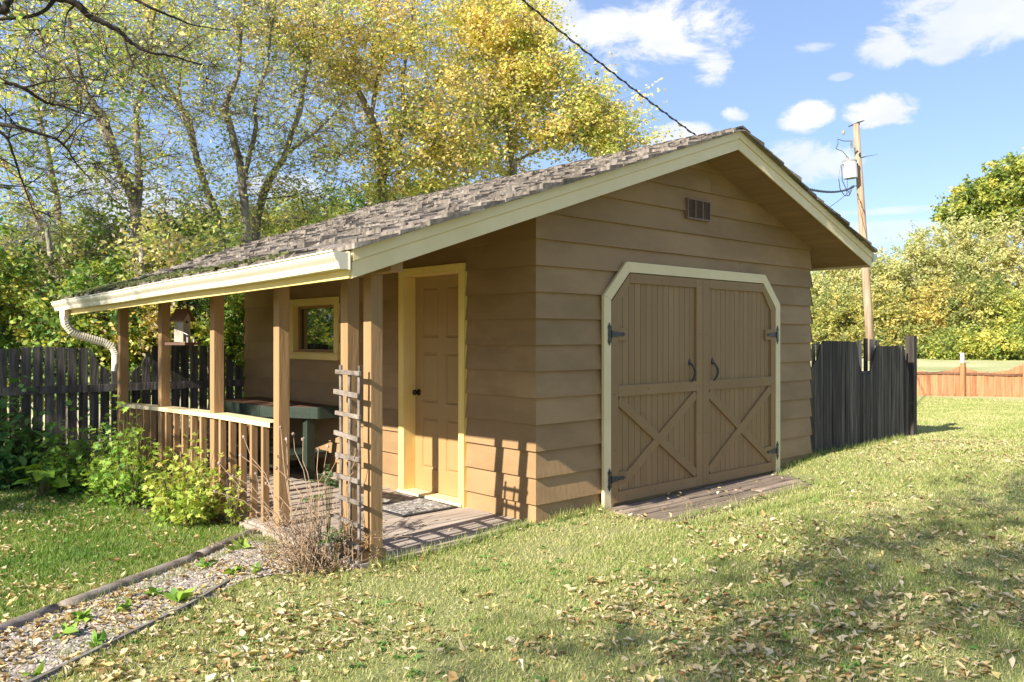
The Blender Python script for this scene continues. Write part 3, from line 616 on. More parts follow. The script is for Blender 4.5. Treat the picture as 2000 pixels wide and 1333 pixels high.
    hm.prism([(hx + a, yb_, zc - .10 + b) for a, b in ((0, -.036), (-.009, -.018), (-.017, 0), (-.010, .016), (0, .024), (.010, .016), (.017, 0), (.009, -.018))], (0, -.007, 0), .5)
    hm.tube([(hx, yb_ - .006, zc + .095), (hx + .012, yb_ - .03, zc + .07), (hx + .024, yb_ - .046, zc + .03), (hx + .026, yb_ - .048, zc - .01), (hx + .015, yb_ - .038, zc - .05), (hx + .004, yb_ - .02, zc - .08), (hx, yb_ - .006, zc - .095)], [.008, .010, .012, .0125, .010, .008, .007], 8)
    hm.build('handle', M['iron'], door_, smooth=False)
# ---- gable vent
mb = MB(); vx0, vx1, vz0, vz1 = 1.955, 2.33, 2.605, 2.80
mb.box((vx0, -.052, vz0), (vx1, -.012, vz0 + .012), .5); mb.box((vx0, -.052, vz1 - .012), (vx1, -.012, vz1), .5)
for x in (vx0, vx0 + .1215, vx0 + .2425, vx1 - .011): mb.box((x, -.051, vz0 + .0125), (x + .011, -.012, vz1 - .0125), .5)
vent = mb.build('gable_vent', M['vent'], shed)
mb = MB(); z = vz0 + .014
while z < vz1 - .016:
    mb.add([(vx0 + .012, -.047, z), (vx1 - .012, -.047, z), (vx1 - .012, -.032, z + .012), (vx0 + .012, -.032, z + .012)], [(0, 1, 2, 3)], .5); z += .0105
mb.build('louvre', M['vent'], vent)
mb = MB(); mb.box((vx0 + .01, -.030, vz0 + .012), (vx1 - .01, -.029, vz1 - .012)); mb.build('vent_backing', M['soffit'], vent)
# ================================================================== THINGS ROUND THE SHED
# plank ramp before the barn doors
ramp_ = empty('plank_ramp', (2.15, -.45, 0), 'grey weathered plank platform on the lawn before the double barn doors', 'platform')
mb = MB(); y = -.068; i = 0
while y > -.68:
    y2 = y - .118; x0 = .72 + random.uniform(-.03, .03) + max(0, (-y - .5)) * .5; x1 = 3.42 + random.uniform(-.05, .05) - max(0, (-y - .35)) * 1.3
    for xa, xb in ((x0, 2.1 + random.uniform(-.5, .5)),): mb.box((xa, y2 + .004, -.03), (xb - .003, y - .004, .020 + random.uniform(-.006, .006)), j=.003); mb.box((xb + .003, y2 + .004, -.03), (x1, y - .004, .020 + random.uniform(-.006, .006)), j=.003)
    y = y2
mb.build('planks', M['deck2'], ramp_)
# door mat
dm = empty('doormat', (-.38, 1.35, 0), 'worn grey rectangular doormat on the porch deck before the panelled door', 'doormat')
mb = MB(); mb.box((-.675, .87, .004), (-.09, 1.80, .013)); mb.build('mat_border', M['rubber'], dm, bevel=.004)
n = 44; xs = np.linspace(-.645, -.12, n); ys = np.linspace(.90, 1.77, int(n * 1.5)); Xm, Ym = np.meshgrid(xs, ys, indexing='ij')
Zm = .0135 + .010 * np.clip(vnoise(Xm, Ym, .05, 9) * 1.6 - .4, 0, 1); Zm[0, :] = Zm[-1, :] = .008; Zm[:, 0] = Zm[:, -1] = .008
I = np.arange(Xm.size).reshape(Xm.shape); fast('mat_pile', np.stack([Xm.ravel(), Ym.ravel(), Zm.ravel()], 1), np.stack([I[:-1, :-1].ravel(), I[1:, :-1].ravel(), I[1:, 1:].ravel(), I[:-1, 1:].ravel()], 1), M['mat'], parent=dm, smooth=True)
# trellis
tr = empty('trellis', (-1.66, .08, 0), 'narrow weathered ladder trellis leaning on the paired corner posts of the porch', 'trellis')
for y, zt in ((.178, 1.285), (.066, 1.255), (-.05, 1.285)):
    mb = MB(); mb.tube([(-1.655, y + random.uniform(-.006, .006), z) for z in np.linspace(-.02, zt, 9)], [random.uniform(.012, .015) for _ in range(9)], 6); mb.build('upright', M['oldstick'], tr)
for i, z in enumerate((1.245, 1.105, .965, .825, .685, .545, .405, .262, .118)):
    mb = MB(); a = random.uniform(-.02, .02); y0, y1 = (.225, -.075) if i % 2 else (.20, -.095); k = .012 * i / 8
    mb.bar((-1.676, y0 + .01 * random.random(), z + a * .3), (-1.676, y1, z - a * .3 - .012), .020, .026 + random.uniform(0, .007)); mb.build('rung', M['oldstick'], tr, bevel=.003)
# green potting bench
bn = empty('potting_bench', (-.35, 3.9, 0), 'dark green wooden potting bench with a chamfered corner on the porch', 'bench')
zt = .752; out = [(-.05, 2.84), (-.33, 2.86), (-.37, 2.95), (-.67, 3.47), (-.67, 4.72), (-.05, 4.72)]
mb = MB(); 
for k in range(5):
    x0 = -.66 + k * .122; x1 = x0 + .118
    poly = [(x0, 2.85), (x1, 2.85), (x1, 4.71), (x0, 4.71)]
    for a, b in zip(out, out[1:] + out[:1]):
        ex, ey = b[0] - a[0], b[1] - a[1]; poly = clip(poly, lambda x, y, a=a, ex=ex, ey=ey: -(ex * (y - a[1]) - ey * (x - a[0])) - .012 * math.hypot(ex, ey)) if len(poly) > 2 else []
    if len(poly) > 2: mb.prism([(x, y, zt - .02) for x, y in poly], (0, 0, .02))
mb.build('bench_top', M['benchtop'], bn)
mb = MB()
for a, b in zip(out, out[1:]):
    mb.bar((*a, zt - .055), (*b, zt - .055), .022, .118)
mb.build('apron', M['green'], bn, bevel=.003)
for x, y in ((-.33, 3.06), (-.62, 3.62), (-.62, 4.6), (-.1, 4.6)):
    mb = MB(); mb.box((x - .045, y - .045, 0.002), (x + .045, y + .045, zt - .118)); mb.build('leg', M['green'], bn, bevel=.003)
mb = MB(); mb.box((-.60, 3.12, .20), (-.06, 4.55, .26)); mb.box((-.62, 3.10, .12), (-.60, 4.6, .25)); mb.build('shelf', M['green'], bn, bevel=.003)
# hanging birdhouse feeder
bc = np.array([-1.56, 3.26, 0.]); bh = empty('birdhouse', (bc[0], bc[1], 1.40), 'small wooden birdhouse feeder with peaked brown roof hanging from the porch eave', 'birdhouse')
ang = R(-150); ex = np.array([math.cos(R(-63)), math.sin(R(-63)), 0]); ey = np.array([-ex[1], ex[0], 0])     # ex: facing direction of the front
fx = lambda a, b, z: tuple(bc + ex * a + ey * b + np.array([0, 0, z]))
mb = MB(); w2, d2 = .048, .055; mb.prism([fx(d2, -w2, 1.43), fx(d2, w2, 1.43), fx(d2, w2, 1.66), fx(d2, 0, 1.735), fx(d2, -w2, 1.66)], ex * -2 * d2); body = mb.build('box', M['palebark'], bh)
mb = MB(); mb.tube([fx(d2 + .001, 0, 1.62), fx(d2 - .006, 0, 1.62)], .014, 12); mb.build('entrance_hole', M['dark'], bh)
mb = MB()
for s in (-1, 1): mb.prism([fx(d2 + .03, s * -.006, 1.748), fx(d2 + .03, s * (w2 + .035), 1.748 - (w2 + .04) * 1.25), fx(d2 + .03, s * (w2 + .035), 1.734 - (w2 + .04) * 1.25), fx(d2 + .03, 0, 1.735)], ex * -(2 * d2 + .06))
mb.build('roof', M['cedard'], bh)
mb = MB(); mb.prism([fx(.13, -.11, 1.40), fx(.13, .11, 1.40), fx(.13, .11, 1.425), fx(.13, -.11, 1.425)], ex * -.24); mb.build('tray', M['benchtop'], bh)
mb = MB(); mb.prism([fx(d2 + .004, -w2, 1.515), fx(d2 + .004, w2, 1.49), fx(d2 + .05, w2, 1.47), fx(d2 + .05, -w2, 1.495)], (0, 0, .006))
for b in (-w2 + .006, w2 - .006): mb.bar(fx(d2 + .045, b, 1.425), fx(d2 + .045, b, 1.475), .01, .01, up=(1, 0, 0))
mb.build('seed_hood', M['white'], bh)
mb = MB(); mb.tube([tuple(bc + np.array([0, 0, 1.74])), tuple(bc + np.array([0, 0, 1.96]))], .003, 4); mb.build('hanging_wire', M['iron'], bh)
# ---- fences
def picket_fence(name, label, p0, p1, hfun, bot, pitch, wd, mt, group=None, posts=(), rails=(), rail_side=1, th=.018, cap=None, railmt=None, jit=.006):
    p0 = np.array(p0, float); p1 = np.array(p1, float); Lf = np.linalg.norm(p1 - p0); u = (p1 - p0) / Lf; nn = np.array([u[1], -u[0]]) * rail_side
    root = empty(name, (*p0, float(bot(0))), label, 'fence', group); mb = MB(); s = 0; i = 0
    while s < Lf:
        a = p0 + u * (s + (pitch - wd) / 2); b = a + u * wd; jj = nn * random.uniform(-jit, jit); a = a + jj; b = b + jj
        z0 = bot(s); za, zb = hfun(s) + random.uniform(-jit, jit), hfun(s + wd) + random.uniform(-jit, jit)
        t = random.random(); q = -nn * th
        mb.add([(*a, z0), (*b, z0), (*b, zb), (*a, za), (*(a + q), z0), (*(b + q), z0), (*(b + q), zb), (*(a + q), za)], [(0, 1, 2, 3), (7, 6, 5, 4), (0, 4, 5, 1), (1, 5, 6, 2), (2, 6, 7, 3), (3, 7, 4, 0)], t)
        s += pitch; i += 1
    mb.build('picket_panel', mt, root)
    for zr, hr, side in rails:
        mb = MB(); k = 8
        for i in range(k):
            s0, s1 = Lf * i / k, Lf * (i + 1) / k; o = nn * (.022 if side > 0 else -(.022 + th))
            a = p0 + u * s0 + o; b = p0 + u * s1 + o; mb.bar((*a, zr(s0) if callable(zr) else zr), (*b, zr(s1) if callable(zr) else zr), .036, hr)
        mb.build('rail', railmt or mt, root)
    for (sp, hp, w2, m_, off) in posts:
        c = p0 + u * sp + nn * off; mb = MB(); z0 = bot(sp) - .1; mb.box((c[0] - w2, c[1] - w2, z0), (c[0] + w2, c[1] + w2, hp)); mb.build('post', M[m_], root, bevel=.006)
    return root
# left fence runs from the shed's rear corner to the left, along y = 5.35; scalloped dips
def pxx(px, y):                                                       # world x on the line y=const seen at px
    d = ray(px); return CAM[0] + (y - CAM[1]) * d[0] / d[1]
FYL = 5.36; xs_k = [pxx(p, FYL) for p in (179, 189, 210, 234, 258, 279, 292, 440, 447, 462, 480)]; zk_ = [1.365, 1.21, 1.09, 1.06, 1.075, 1.17, 1.375, 1.385, 1.20, 1.12, 1.09]
xk = [-9] + xs_k + [xs_k[-1] + .3]; zkk = [1.33] + zk_ + [1.08]
picket_fence('charcoal_picket_fence', 'charcoal stained picket fence with scooped top behind the porch and flower bed', (-.005, FYL), (-8.2, FYL), lambda s: float(np.interp(-.005 - s, xk, zkk)) + .012 * math.sin(s * 9), lambda s: -.02, .113, .091, M['fence'],
             rails=[(lambda s: .90, .085, 1), (lambda s: .25, .085, 1)], rail_side=-1, jit=.004)
# right fence from the front right corner of the shed along y = .06
FR0, FR1 = 4.40, 7.30
def rx(px): return pxx(px, .05)
kx = [rx(p) for p in (1582, 1584, 1597, 1604, 1673, 1677, 1686, 1691, 1700, 1707, 1712, 1766, 1771, 1778)]; kz = [1.08, 1.12, 1.22, 1.435, 1.42, 1.15, 1.0, .99, 1.03, 1.20, 1.36, 1.36, 1.05, .95]
rf = picket_fence('tall_black_fence', 'tall black-brown board fence with scooped top joining the shed and lawn', (FR0, .05), (FR1, .05), lambda s: float(np.interp(FR0 + s, kx, kz)), lambda s: float(gz(FR0 + s, .05)) - .03, .079, .072, M['fencer'],
                  rails=[(lambda s: .5, .08, -1), (lambda s: 1.0, .08, -1)], posts=[(FR1 - FR0 + .02, 1.50, .058, 'fencer', 0)], rail_side=1, jit=.005, th=.016)
# the pale back-side pickets that show through the scoops, and the dark post between them
for px, wpx, zt, m_ in ((1588, 5, 1.40, 'bare'), (1597, 5, 1.42, 'bare'), (1678, 7, 1.44, 'bare'), (1690, 7, 1.46, 'fencer'), (1702, 8, 1.45, 'bare'), (1713, 5, 1.43, 'bare'), (1774, 6, 1.42, 'bare')):
    x = pxx(px, .16); mb = MB(); mb.box((x - wpx * .0062, .145, .1), (x + wpx * .0062, .163, zt)); mb.build('back_board', M[m_], rf)
# far cedar fence across the lawn
def far_pt(px, d, zz=0): q = P(px, 660, d); return q[:2]
a = far_pt(1700, 24.5); b = far_pt(2260, 22.5); u = (b - a) / np.linalg.norm(b - a); Lf = np.linalg.norm(b - a)
def s_of(px):
    d = ray(px)[:2]; A = np.array([[d[0], -u[0]], [d[1], -u[1]]]); t = np.linalg.solve(A, a - CAM[:2]); return t[1]
ks = [s_of(p) for p in (1700, 1790, 1815, 1840, 1862, 1880, 1893, 1930, 1965, 1997, 2030, 2120, 2200, 2260)]; kz2 = [.70, .52, .46, .475, .55, .66, .53, .45, .50, .70, .52, .47, .60, .7]
base_far = lambda s: float(gz(*(a + u * s))) - .02
picket_fence('cedar_picket_fence', 'low reddish cedar picket fence with scooped top far across the lawn', a, b, lambda s: float(np.interp(s, ks, kz2)) + base_far(s) + .25, base_far, .15, .138, M['cedar'],
             rails=[(lambda s: base_far(s) + .63 + .06 * abs(math.sin(s * .9)), .06, 1)], posts=[(s_of(1880), base_far(0) + .99, .06, 'cedar', .05), (s_of(2003), base_far(0) + 1.02, .06, 'cedar', .05)], rail_side=1, railmt=M['cedard'], jit=.012)
q = far_pt(1880, 26); mb = MB(); mb.box((q[0] - .05, q[1] - .05, -.3), (q[0] + .05, q[1] + .05, .97)); mb.box((q[0] - .065, q[1] - .065, .972), (q[0] + .065, q[1] + .065, .99)); tag(mb.build('white_post', M['white'], origin=(q[0], q[1], -.2)), 'pale white-capped post standing behind the far cedar fence', 'post')
# ---- timbers edging the gravel bed
def timber(name, pts, r, label, cat, sq=None, z=None, mt='log'):
    mb = MB(); P3 = []; rr = []
    for i in range(len(pts) - 1):
        k = 7
        for j in range(k + (i == len(pts) - 2)):
            t = j / k; x = pts[i][0] * (1 - t) + pts[i + 1][0] * t; y = pts[i][1] * (1 - t) + pts[i + 1][1] * t
            P3.append((x, y, float(gz(x, y)) + (z if z is not None else r * .25))); rr.append(r * random.uniform(.93, 1.07))
    if sq:
        for a, b in zip(P3, P3[1:]): mb.bar(a, b, sq[0], sq[1], t=.5)
    else: mb.tube(P3, rr, 10)
    return tag(mb.build(name, M[mt], origin=(pts[0][0], pts[0][1], -.05), smooth=not sq), label, cat)
timber('landscape_timber', [(-1.62, 1.42), (-2.34, .92)], .042, 'rounded grey landscape timber between the lawn and gravel, nearest the porch', 'timber')
timber('landscape_timber', [(-2.33, .915), (-3.30, .40)], .042, 'rounded grey landscape timber half sunk in grass, middle of the gravel border', 'timber')
timber('landscape_timber', [(-3.34, .38), (-4.3, -.2)], .042, 'rounded grey landscape timber at the far left end of the gravel border', 'timber')
timber('edging_board', [(-2.42, .22), (-2.77, -.06), (-3.2, -.33), (-3.63, -.62), (-4.3, -1.05)], .03, 'thin grey edging board between the gravel bed and front lawn', 'edging', sq=(.022, .09), z=-.014, mt='edging')
# paving stones leaning on the fence behind the shrubs
for px, lab in ((152, 'grey round-topped paving stone leaning against the fence, left of the two'), (177, 'grey round-topped paving stone leaning against the fence, right of the two')):
    c = P(px, 868, 9.25); mb = MB(); prof = [(-.075, 0), (.075, 0), (.078, .17), (.05, .215), (0, .23), (-.05, .215), (-.078, .17)]
    c[1] = 5.20; c[0] = pxx(px, 5.20); mb.prism([(c[0] + a, c[1] + b * .25, .12 + b) for a, b in prof], (0, .04, -.01)); mb.prism([(c[0] + a * 1.15, c[1] - .02, -.06 + b) for a, b in ((-.075, 0), (.075, 0), (.075, .17), (-.075, .17))], (0, .06, 0)); tag(mb.build('paving_stone', M['stone'], origin=(c[0], c[1], -.05), bevel=.012), lab, 'stone', 'paving stones by the fence')
# ================================================================== POWER POLE AND WIRES
pd = 30.0; root = empty('utility_pole', (*P(1700, 660, pd)[:2], -.2), 'leaning wooden utility pole with a white transformer beyond the fence', 'utility pole')
pb = P(1702, 705, pd); pt = P(1672, 243, pd)
mb = MB(); mb.tube([pb + (pt - pb) * t for t in (0, .25, .5, .75, 1)], [.155, .145, .135, .12, .105], 12); mb.build('pole_shaft', M['pole'], root, smooth=True)
pp = lambda px, py, dd=-.25: P(px, py, pd + dd)
mb = MB(); a = pp(1659.5, 317); b = pp(1661.5, 349); ax = (b - a); mb.tube([a - ax * .0, a, a + ax * .02, a + ax * .97, b, b], [.05, .235, .24, .24, .225, .05], 16); tk = mb.build('transformer', M['white'], root, smooth=False)
mb = MB(); mb.tube([a + (0, 0, -.01), a + (0, 0, .05)], .25, 16); mb.tube([pp(1655, 317), pp(1655, 309), pp(1655, 305)], [.04, .05, .02], 8); mb.build('transformer_lid', M['stone'], tk)
mb = MB()
for py_ in (322, 342): mb = MB(); mb.bar(pp(1665, py_), pp(1676, py_), .05, .09); mb.build('bracket', M['iron'], root)
mb = MB(); mb.tube([pp(1650, 321, -.3), pp(1642, 323, -.4), pp(1638, 350, -.4), pp(1641, 370, -.4), pp(1650, 383, -.3), pp(1659, 382, -.3), pp(1663, 372, -.2)], .016, 5)
mb.tube([pp(1650, 323, -.3), pp(1644, 325, -.3), pp(1645, 352, -.3), pp(1652, 368, -.3), pp(1660, 378, -.3), pp(1655, 384, -.3), pp(1653, 372, -.3), pp(1666, 363, -.2), pp(1674, 364, 0)], .014, 5)
mb.tube([pp(1655, 349, -.3), pp(1655, 365, -.3), pp(1654, 376, -.3)], .012, 5)
mb.tube([pp(1633, 291, -.3), pp(1646, 296, -.3), pp(1655, 307, -.3)], .012, 5); mb.tube([pp(1633, 291, -.3), pp(1637, 280, -.3), pp(1636, 272, -.3), pp(1648, 276, -.3), pp(1661, 276, -.3)], .014, 5); mb.build('jumper_wires', M['iron'], root)
mb = MB()
for i in range(6): mb.tube([pp(1663, 274 + i * 2.6), pp(1663, 275.3 + i * 2.6)], [.045, .03], 8)
mb.tube([pp(1663, 272), pp(1663, 291)], .018, 6); mb.bar(pp(1663, 289), pp(1672, 287), .05, .05)
mb.build('fuse_cutout', M['stone'], root); mb = MB(); mb.blob(pp(1647, 259), (.06, .06, .09)); mb.tube([pp(1645, 254), pp(1649, 264)], .025, 6); mb.build('wire_clamp', M['stone'], root)
mb = MB(); mb.tube([pp(1657, 248, 0), pp(1676, 240, 0), pp(1688, 236, 0)], [.016, .03, .016], 6); mb.bar(pp(1668, 243.5, 0), pp(1679, 243, 0), .08, .06); mb.build('crossarm', M['iron'], root)
mb = MB(); mb.tube([pp(1680, 309, 0), pp(1692, 306, 3), pp(1715, 302, 9)], [.03, .016, .006], 5); mb.tube([pp(1681, 297, 0), pp(1678, 303, -.2)], .03, 5); mb.build('side_wire', M['iron'], root)
def wire(name, p0, p1, sag, r, lab, tw=0, n=60):
    mb = MB(); pts = []
    for i in range(n + 1):
        t = i / n; q = np.array(p0) * (1 - t) + np.array(p1) * t; q = q - np.array([0, 0, 4 * sag * t * (1 - t)]); pts.append(q)
    mb.tube(pts, r, 5)
    if tw:
        d = np.array(p1) - np.array(p0); s = np.cross(d, (0, 0, 1)); s /= np.linalg.norm(s); k = n * 8; pts2 = []
        for i in range(k + 1):
            t = i / k; q = np.array(p0) * (1 - t) + np.array(p1) * t - np.array([0, 0, 4 * sag * t * (1 - t)]); ph = t * tw
            pts2.append(q + (s * math.cos(ph) + np.array([0, 0, 1]) * math.sin(ph)) * r * 1.7)
        mb.tube(pts2, r * .8, 4)
    return tag(mb.build(name, M['iron'], origin=tuple(p0)), lab, 'wire')
ridge = np.array([2.185, .01, H0 + .04])
wire('overhead_wire', ridge, P(1035, 0, 6.2) + (P(1035, 0, 6.2) - ridge) * .6, .05, .0058, 'twisted black service wire rising from the shed ridge to the upper left', 150)
wire('overhead_wire', P(1668, 365, 29.8), ridge + (.02, .08, 0), .34, .013, 'twisted overhead cable running from the pole to the shed roof', 420)
wire('overhead_wire', P(1667, 366, 29.8), np.array([2.3, 2.2, H0 + .02]), 1.0, .010, 'thin lower-sagging wire between the pole and the shed roof')
# ================================================================== PLANTS
LEAFSHAPE = {  # outlines in leaf plane (x across, y along), unit length
 'kite': [(0, 0), (.30, .42), (0, 1), (-.30, .42)],
}
def leaves(name, Pn, size, mt, tint, parent=None, origin=(0, 0, 0), shape='kite', droop=.2, wid=1., up=.0, jit=.35, dirs=None):
    Pn = np.asarray(Pn, float); n = len(Pn); size = np.asarray(size) * np.ones(n) * rng.uniform(1 - jit, 1 + jit, n)
    d = rng.normal(size=(n, 3)) if dirs is None else dirs + rng.normal(size=(n, 3)) * .35
    d[:, 2] = d[:, 2] * .55 - droop; d /= np.linalg.norm(d, axis=1)[:, None]
    r = rng.normal(size=(n, 3)) * .8; r[:, 2] += up; s = np.cross(d, r); s /= np.linalg.norm(s, axis=1)[:, None] + 1e-9; nn = np.cross(s, d)
    if shape == 'kite':
        o = np.array([(0, 0, 0), (.30, .42, .06), (0, 1, 0), (-.30, .42, .06)]); F0 = np.array([[0, 1, 2, 3]])
    elif shape == 'oval':
        o = np.array([(0, 0, 0), (.20, .22, .06), (.24, .52, .07), (0, 1, -.06), (-.24, .52, .07), (-.20, .22, .06), (0, .25, 0), (0, .6, .03)]); F0 = np.array([[0, 1, 2, 6], [6, 2, 3, 7], [7, 3, 4, 6], [6, 4, 5, 0]])
    else:                                                             # lobed (maple-like)
        o = np.array([(0, 0, 0), (.42, .12, .05), (.20, .34, .02), (.50, .62, .06), (.17, .60, .0), (0, 1, -.04), (-.17, .60, 0), (-.50, .62, .06), (-.20, .34, .02), (-.42, .12, .05)])
        F0 = np.array([[0, 1, 2, 8], [0, 2, 8, 9], [2, 3, 4, 8], [4, 5, 6, 8], [6, 7, 8, 4]]); F0 = np.array([[0, 1, 2, 8], [0, 8, 8, 9], [2, 3, 4, 4], [2, 4, 6, 8], [4, 5, 6, 6], [6, 7, 8, 8]])
        F0 = np.array([[0, 1, 2], [0, 2, 8], [0, 8, 9], [2, 3, 4], [2, 4, 6], [2, 6, 8], [4, 5, 6], [6, 7, 8]])
    k = len(o); V = Pn[:, None, :] + size[:, None, None] * (o[None, :, 0:1] * wid * s[:, None, :] + o[None, :, 1:2] * d[:, None, :] + o[None, :, 2:3] * nn[:, None, :])
    F = (F0[None] + (np.arange(n) * k)[:, None, None]).reshape(-1, F0.shape[1])
    return fast(name, V.reshape(-1, 3), F, mt, np.repeat(tint, len(F0)), parent, origin)
class Skel:
    def __init__(s): s.p = np.zeros((0, 3)); s.r = np.zeros(0); s.mb = MB(); s.mb.sm = True; s.tips = []
    def addline(s, pts, rads, n=7):
        pts = np.array(pts, float); s.mb.tube(pts, rads, n, t=random.random(), cap=False); s.p = np.vstack([s.p, pts]); s.r = np.concatenate([s.r, rads])
def smooth_line(pts, k=5, wob=.02):
    pts = np.array(pts, float); o = []; n = len(pts)
    for i in range(n - 1):
        p0, p1, p2, p3 = pts[max(i - 1, 0)], pts[i], pts[i + 1], pts[min(i + 2, n - 1)]
        for j in range(k):
            t = j / k; o.append(.5 * ((2 * p1) + (-p0 + p2) * t + (2 * p0 - 5 * p1 + 4 * p2 - p3) * t * t + (-p0 + 3 * p1 - 3 * p2 + p3) * t ** 3) + rng.normal(size=3) * wob)
    o.append(pts[-1]); return np.array(o)
def tree(name, label, base, lines, crowns, mt, lsize, per, group=None, cl=.42, barkm='bark', twig=6, droop=.25, wid=1.0, shape='kite', maxr=.07, thin=.64):
    """lines: [(list of 3D points, r0, r1)], crowns: [(centre, radii, n, tint mean, leaf share)]"""
    base = np.array(base, float); root = empty(name, tuple(base), label, 'tree', group); sk = Skel()
    for pts, r0, r1 in lines:
        q = smooth_line(pts, 6, r0 * .04); sk.addline(q, np.linspace(r0 * thin, r1 * thin, len(q)) * rng.uniform(.94, 1.06, len(q)), 9)
    LP = []; LT = []
    mbt = sk.mb
    for c, rad, n, tm, share in crowns:
        c = np.array(c, float); rad = np.array(rad, float); T = rng.normal(size=(n, 3)); T /= np.linalg.norm(T, axis=1)[:, None]; T = c + T * rad * (rng.uniform(.08, 1, n) ** .42)[:, None]
        dd = [np.min(np.linalg.norm(sk.p - t, axis=1)) for t in T]; T = T[np.argsort(dd)]
        for t in T:
            D = np.linalg.norm(sk.p - t, axis=1); cost = D + np.maximum(0, sk.p[:, 2] - t[2] + .25 * D) * 1.3 - sk.r * .8; i = int(np.argmin(cost)); a = sk.p[i]; Ld = D[i]
            if Ld < .06: continue
            r0 = min(sk.r[i] * .72, .006 + .011 * Ld, maxr); m = max(3, int(Ld / .28)); m = min(m, 12)
            side = rng.normal(size=3) * Ld * .10; upv = np.array([0, 0, Ld * .10]); pts = [a + (t - a) * s + (side + upv) * math.sin(math.pi * s) + rng.normal(size=3) * .016 * Ld * (0 < s < 1) for s in np.linspace(0, 1, m)]
            sk.addline(pts, np.linspace(r0, .005, m), 5 if Ld > .8 else 4)
            pts = np.array(pts)
            tt = np.clip(rng.normal(tm, .23), .02, .98); cw = rng.choice([.25, .9, 1.75], p=[.35, .3, .35])
            for _ in range(twig):                                     # twigs with their leaves
                f = rng.uniform(.5, 1); q = pts[min(m - 1, int(f * (m - 1)))]; e = q + rng.normal(size=3) * cl * (.78, .78, .50)
                mbt.tube([q, (q + e) / 2 + rng.normal(size=3) * .03, e], [.005, .003, .0015], 3, cap=False)
                k = rng.poisson(per * share / twig * cw)
                if k: 
                    s = rng.uniform(.55, 1.15, k)[:, None]; LP.append(q + (e - q) * s + rng.normal(size=(k, 3)) * cl * .17); LT.append(np.clip(rng.normal(tt, .13, k), 0, 1))
    mbt.build('trunk', M[barkm], root)
    LP = np.vstack(LP); LT = np.concatenate(LT); LP[:, 2] = np.maximum(LP[:, 2], .05)
    leaves('crown', LP, lsize, M[mt], LT, root, droop=droop, wid=wid, shape=shape)
    return root
def pl(*a, d): return [P(x, y, d + (dd[0] if dd else 0)) for x, y, *dd in a]
def gb(px, d): q = P(px, 660, d); return np.array([q[0], q[1], float(gz(q[0], q[1])) - .05])
def grounded(pts): b = pts[0].copy(); b[2] = float(gz(b[0], b[1])) - .1; return [b] + pts
def ell(px, py, d, rx, ry, rd=None): return P(px, py, d), (rx * d / FPX, (rd if rd else rx * d / FPX), ry * d / FPX)
# --- left wood, trunks where the photograph has them
d = 13.5
tree('box_elder_tree', 'thin twin-stemmed tree with sparse leaves at the far left behind the fence', gb(118, d),
     [(grounded(pl((112, 640), (96, 570), (88, 500), (76, 440), (58, 390), (38, 350), (10, 320), (-30, 270), (-60, 180), d=d)), .13, .04),
      (grounded(pl((132, 640), (126, 560), (120, 480), (112, 400), (100, 330), (92, 290), (70, 200), (50, 90), (20, -30), d=d)), .11, .035)],
     [(*ell(60, 230, d, 200, 260), 90, .38, 1.0), (*ell(60, 60, d, 240, 160), 70, .5, 1.2), (*ell(150, 430, d, 120, 120), 30, .4, .7), (*ell(0, -160, d, 300, 160), 30, .5, .8)], 'boxelder', .062, 35, 'woodland trees behind the left fence')
d = 12.6
tree('box_elder_tree', 'grey-barked forked tree with a thick trunk left of the porch end', gb(277, d),
     [(grounded(pl((277, 600), (274, 530), (270, 470), (262, 400), (246, 350), (226, 310), (205, 240), (180, 200), (140, 150), (95, 90), (40, 20), (-20, -60), d=d)), .17, .04),
      (pl((266, 420), (272, 360), (268, 280), (266, 215), (278, 170), (290, 120), (300, 40), (320, -60), d=d), .10, .03),
      (pl((246, 350), (215, 290), (190, 230), (165, 170), (140, 60), (115, -40), d=d), .08, .03)],
     [(*ell(200, 200, d, 190, 230), 120, .36, .85), (*ell(250, 40, d, 260, 150), 110, .48, 1.2), (*ell(300, 360, d, 140, 110), 40, .42, .7), (*ell(225, -150, d, 280, 140), 30, .5, .8)], 'boxelder', .062, 35, 'woodland trees behind the left fence')
d = 15.5
tree('box_elder_tree', 'slender tree leaning left with few leaves above the middle of the porch roof', gb(436, d),
     [(grounded(pl((441, 500), (432, 450), (416, 400), (400, 360), (384, 310), (372, 260), (360, 230), (340, 190), (318, 150), (300, 90), (280, 10), (260, -60), d=d)), .14, .035),
      (pl((384, 310), (372, 240), (352, 200), (352, 140), (370, 60), (380, -30), d=d), .07, .02)],
     [(*ell(360, 170, d, 150, 190), 100, .42, .6), (*ell(360, 10, d, 200, 120), 80, .50, 1.1), (*ell(440, 380, d, 120, 80), 40, .45, .6), (*ell(340, -140, d, 240, 110), 20, .5, .8)], 'boxelder', .066, 33, 'woodland trees behind the left fence')
d = 15.0
tree('box_elder_tree', 'straight tree with bare lower trunk just left of the forked pair behind the roof', gb(480, d),
     [(grounded(pl((483, 500), (480, 440), (476, 380), (470, 330), (458, 280), (448, 240), (440, 205), (452, 180), (466, 140), (470, 80), (478, 0), (482, -80), d=d)), .15, .035),
      (pl((474, 360), (486, 310), (500, 250), (498, 200), (520, 130), (530, 60), (545, -40), d=d), .08, .025)],
     [(*ell(470, 150, d, 130, 190), 90, .36, .55), (*ell(470, -10, d, 190, 100), 60, .5, 1.0), (*ell(560, 250, d, 110, 150), 40, .42, .55)], 'boxelder', .066, 33, 'woodland trees behind the left fence')
d = 15.6
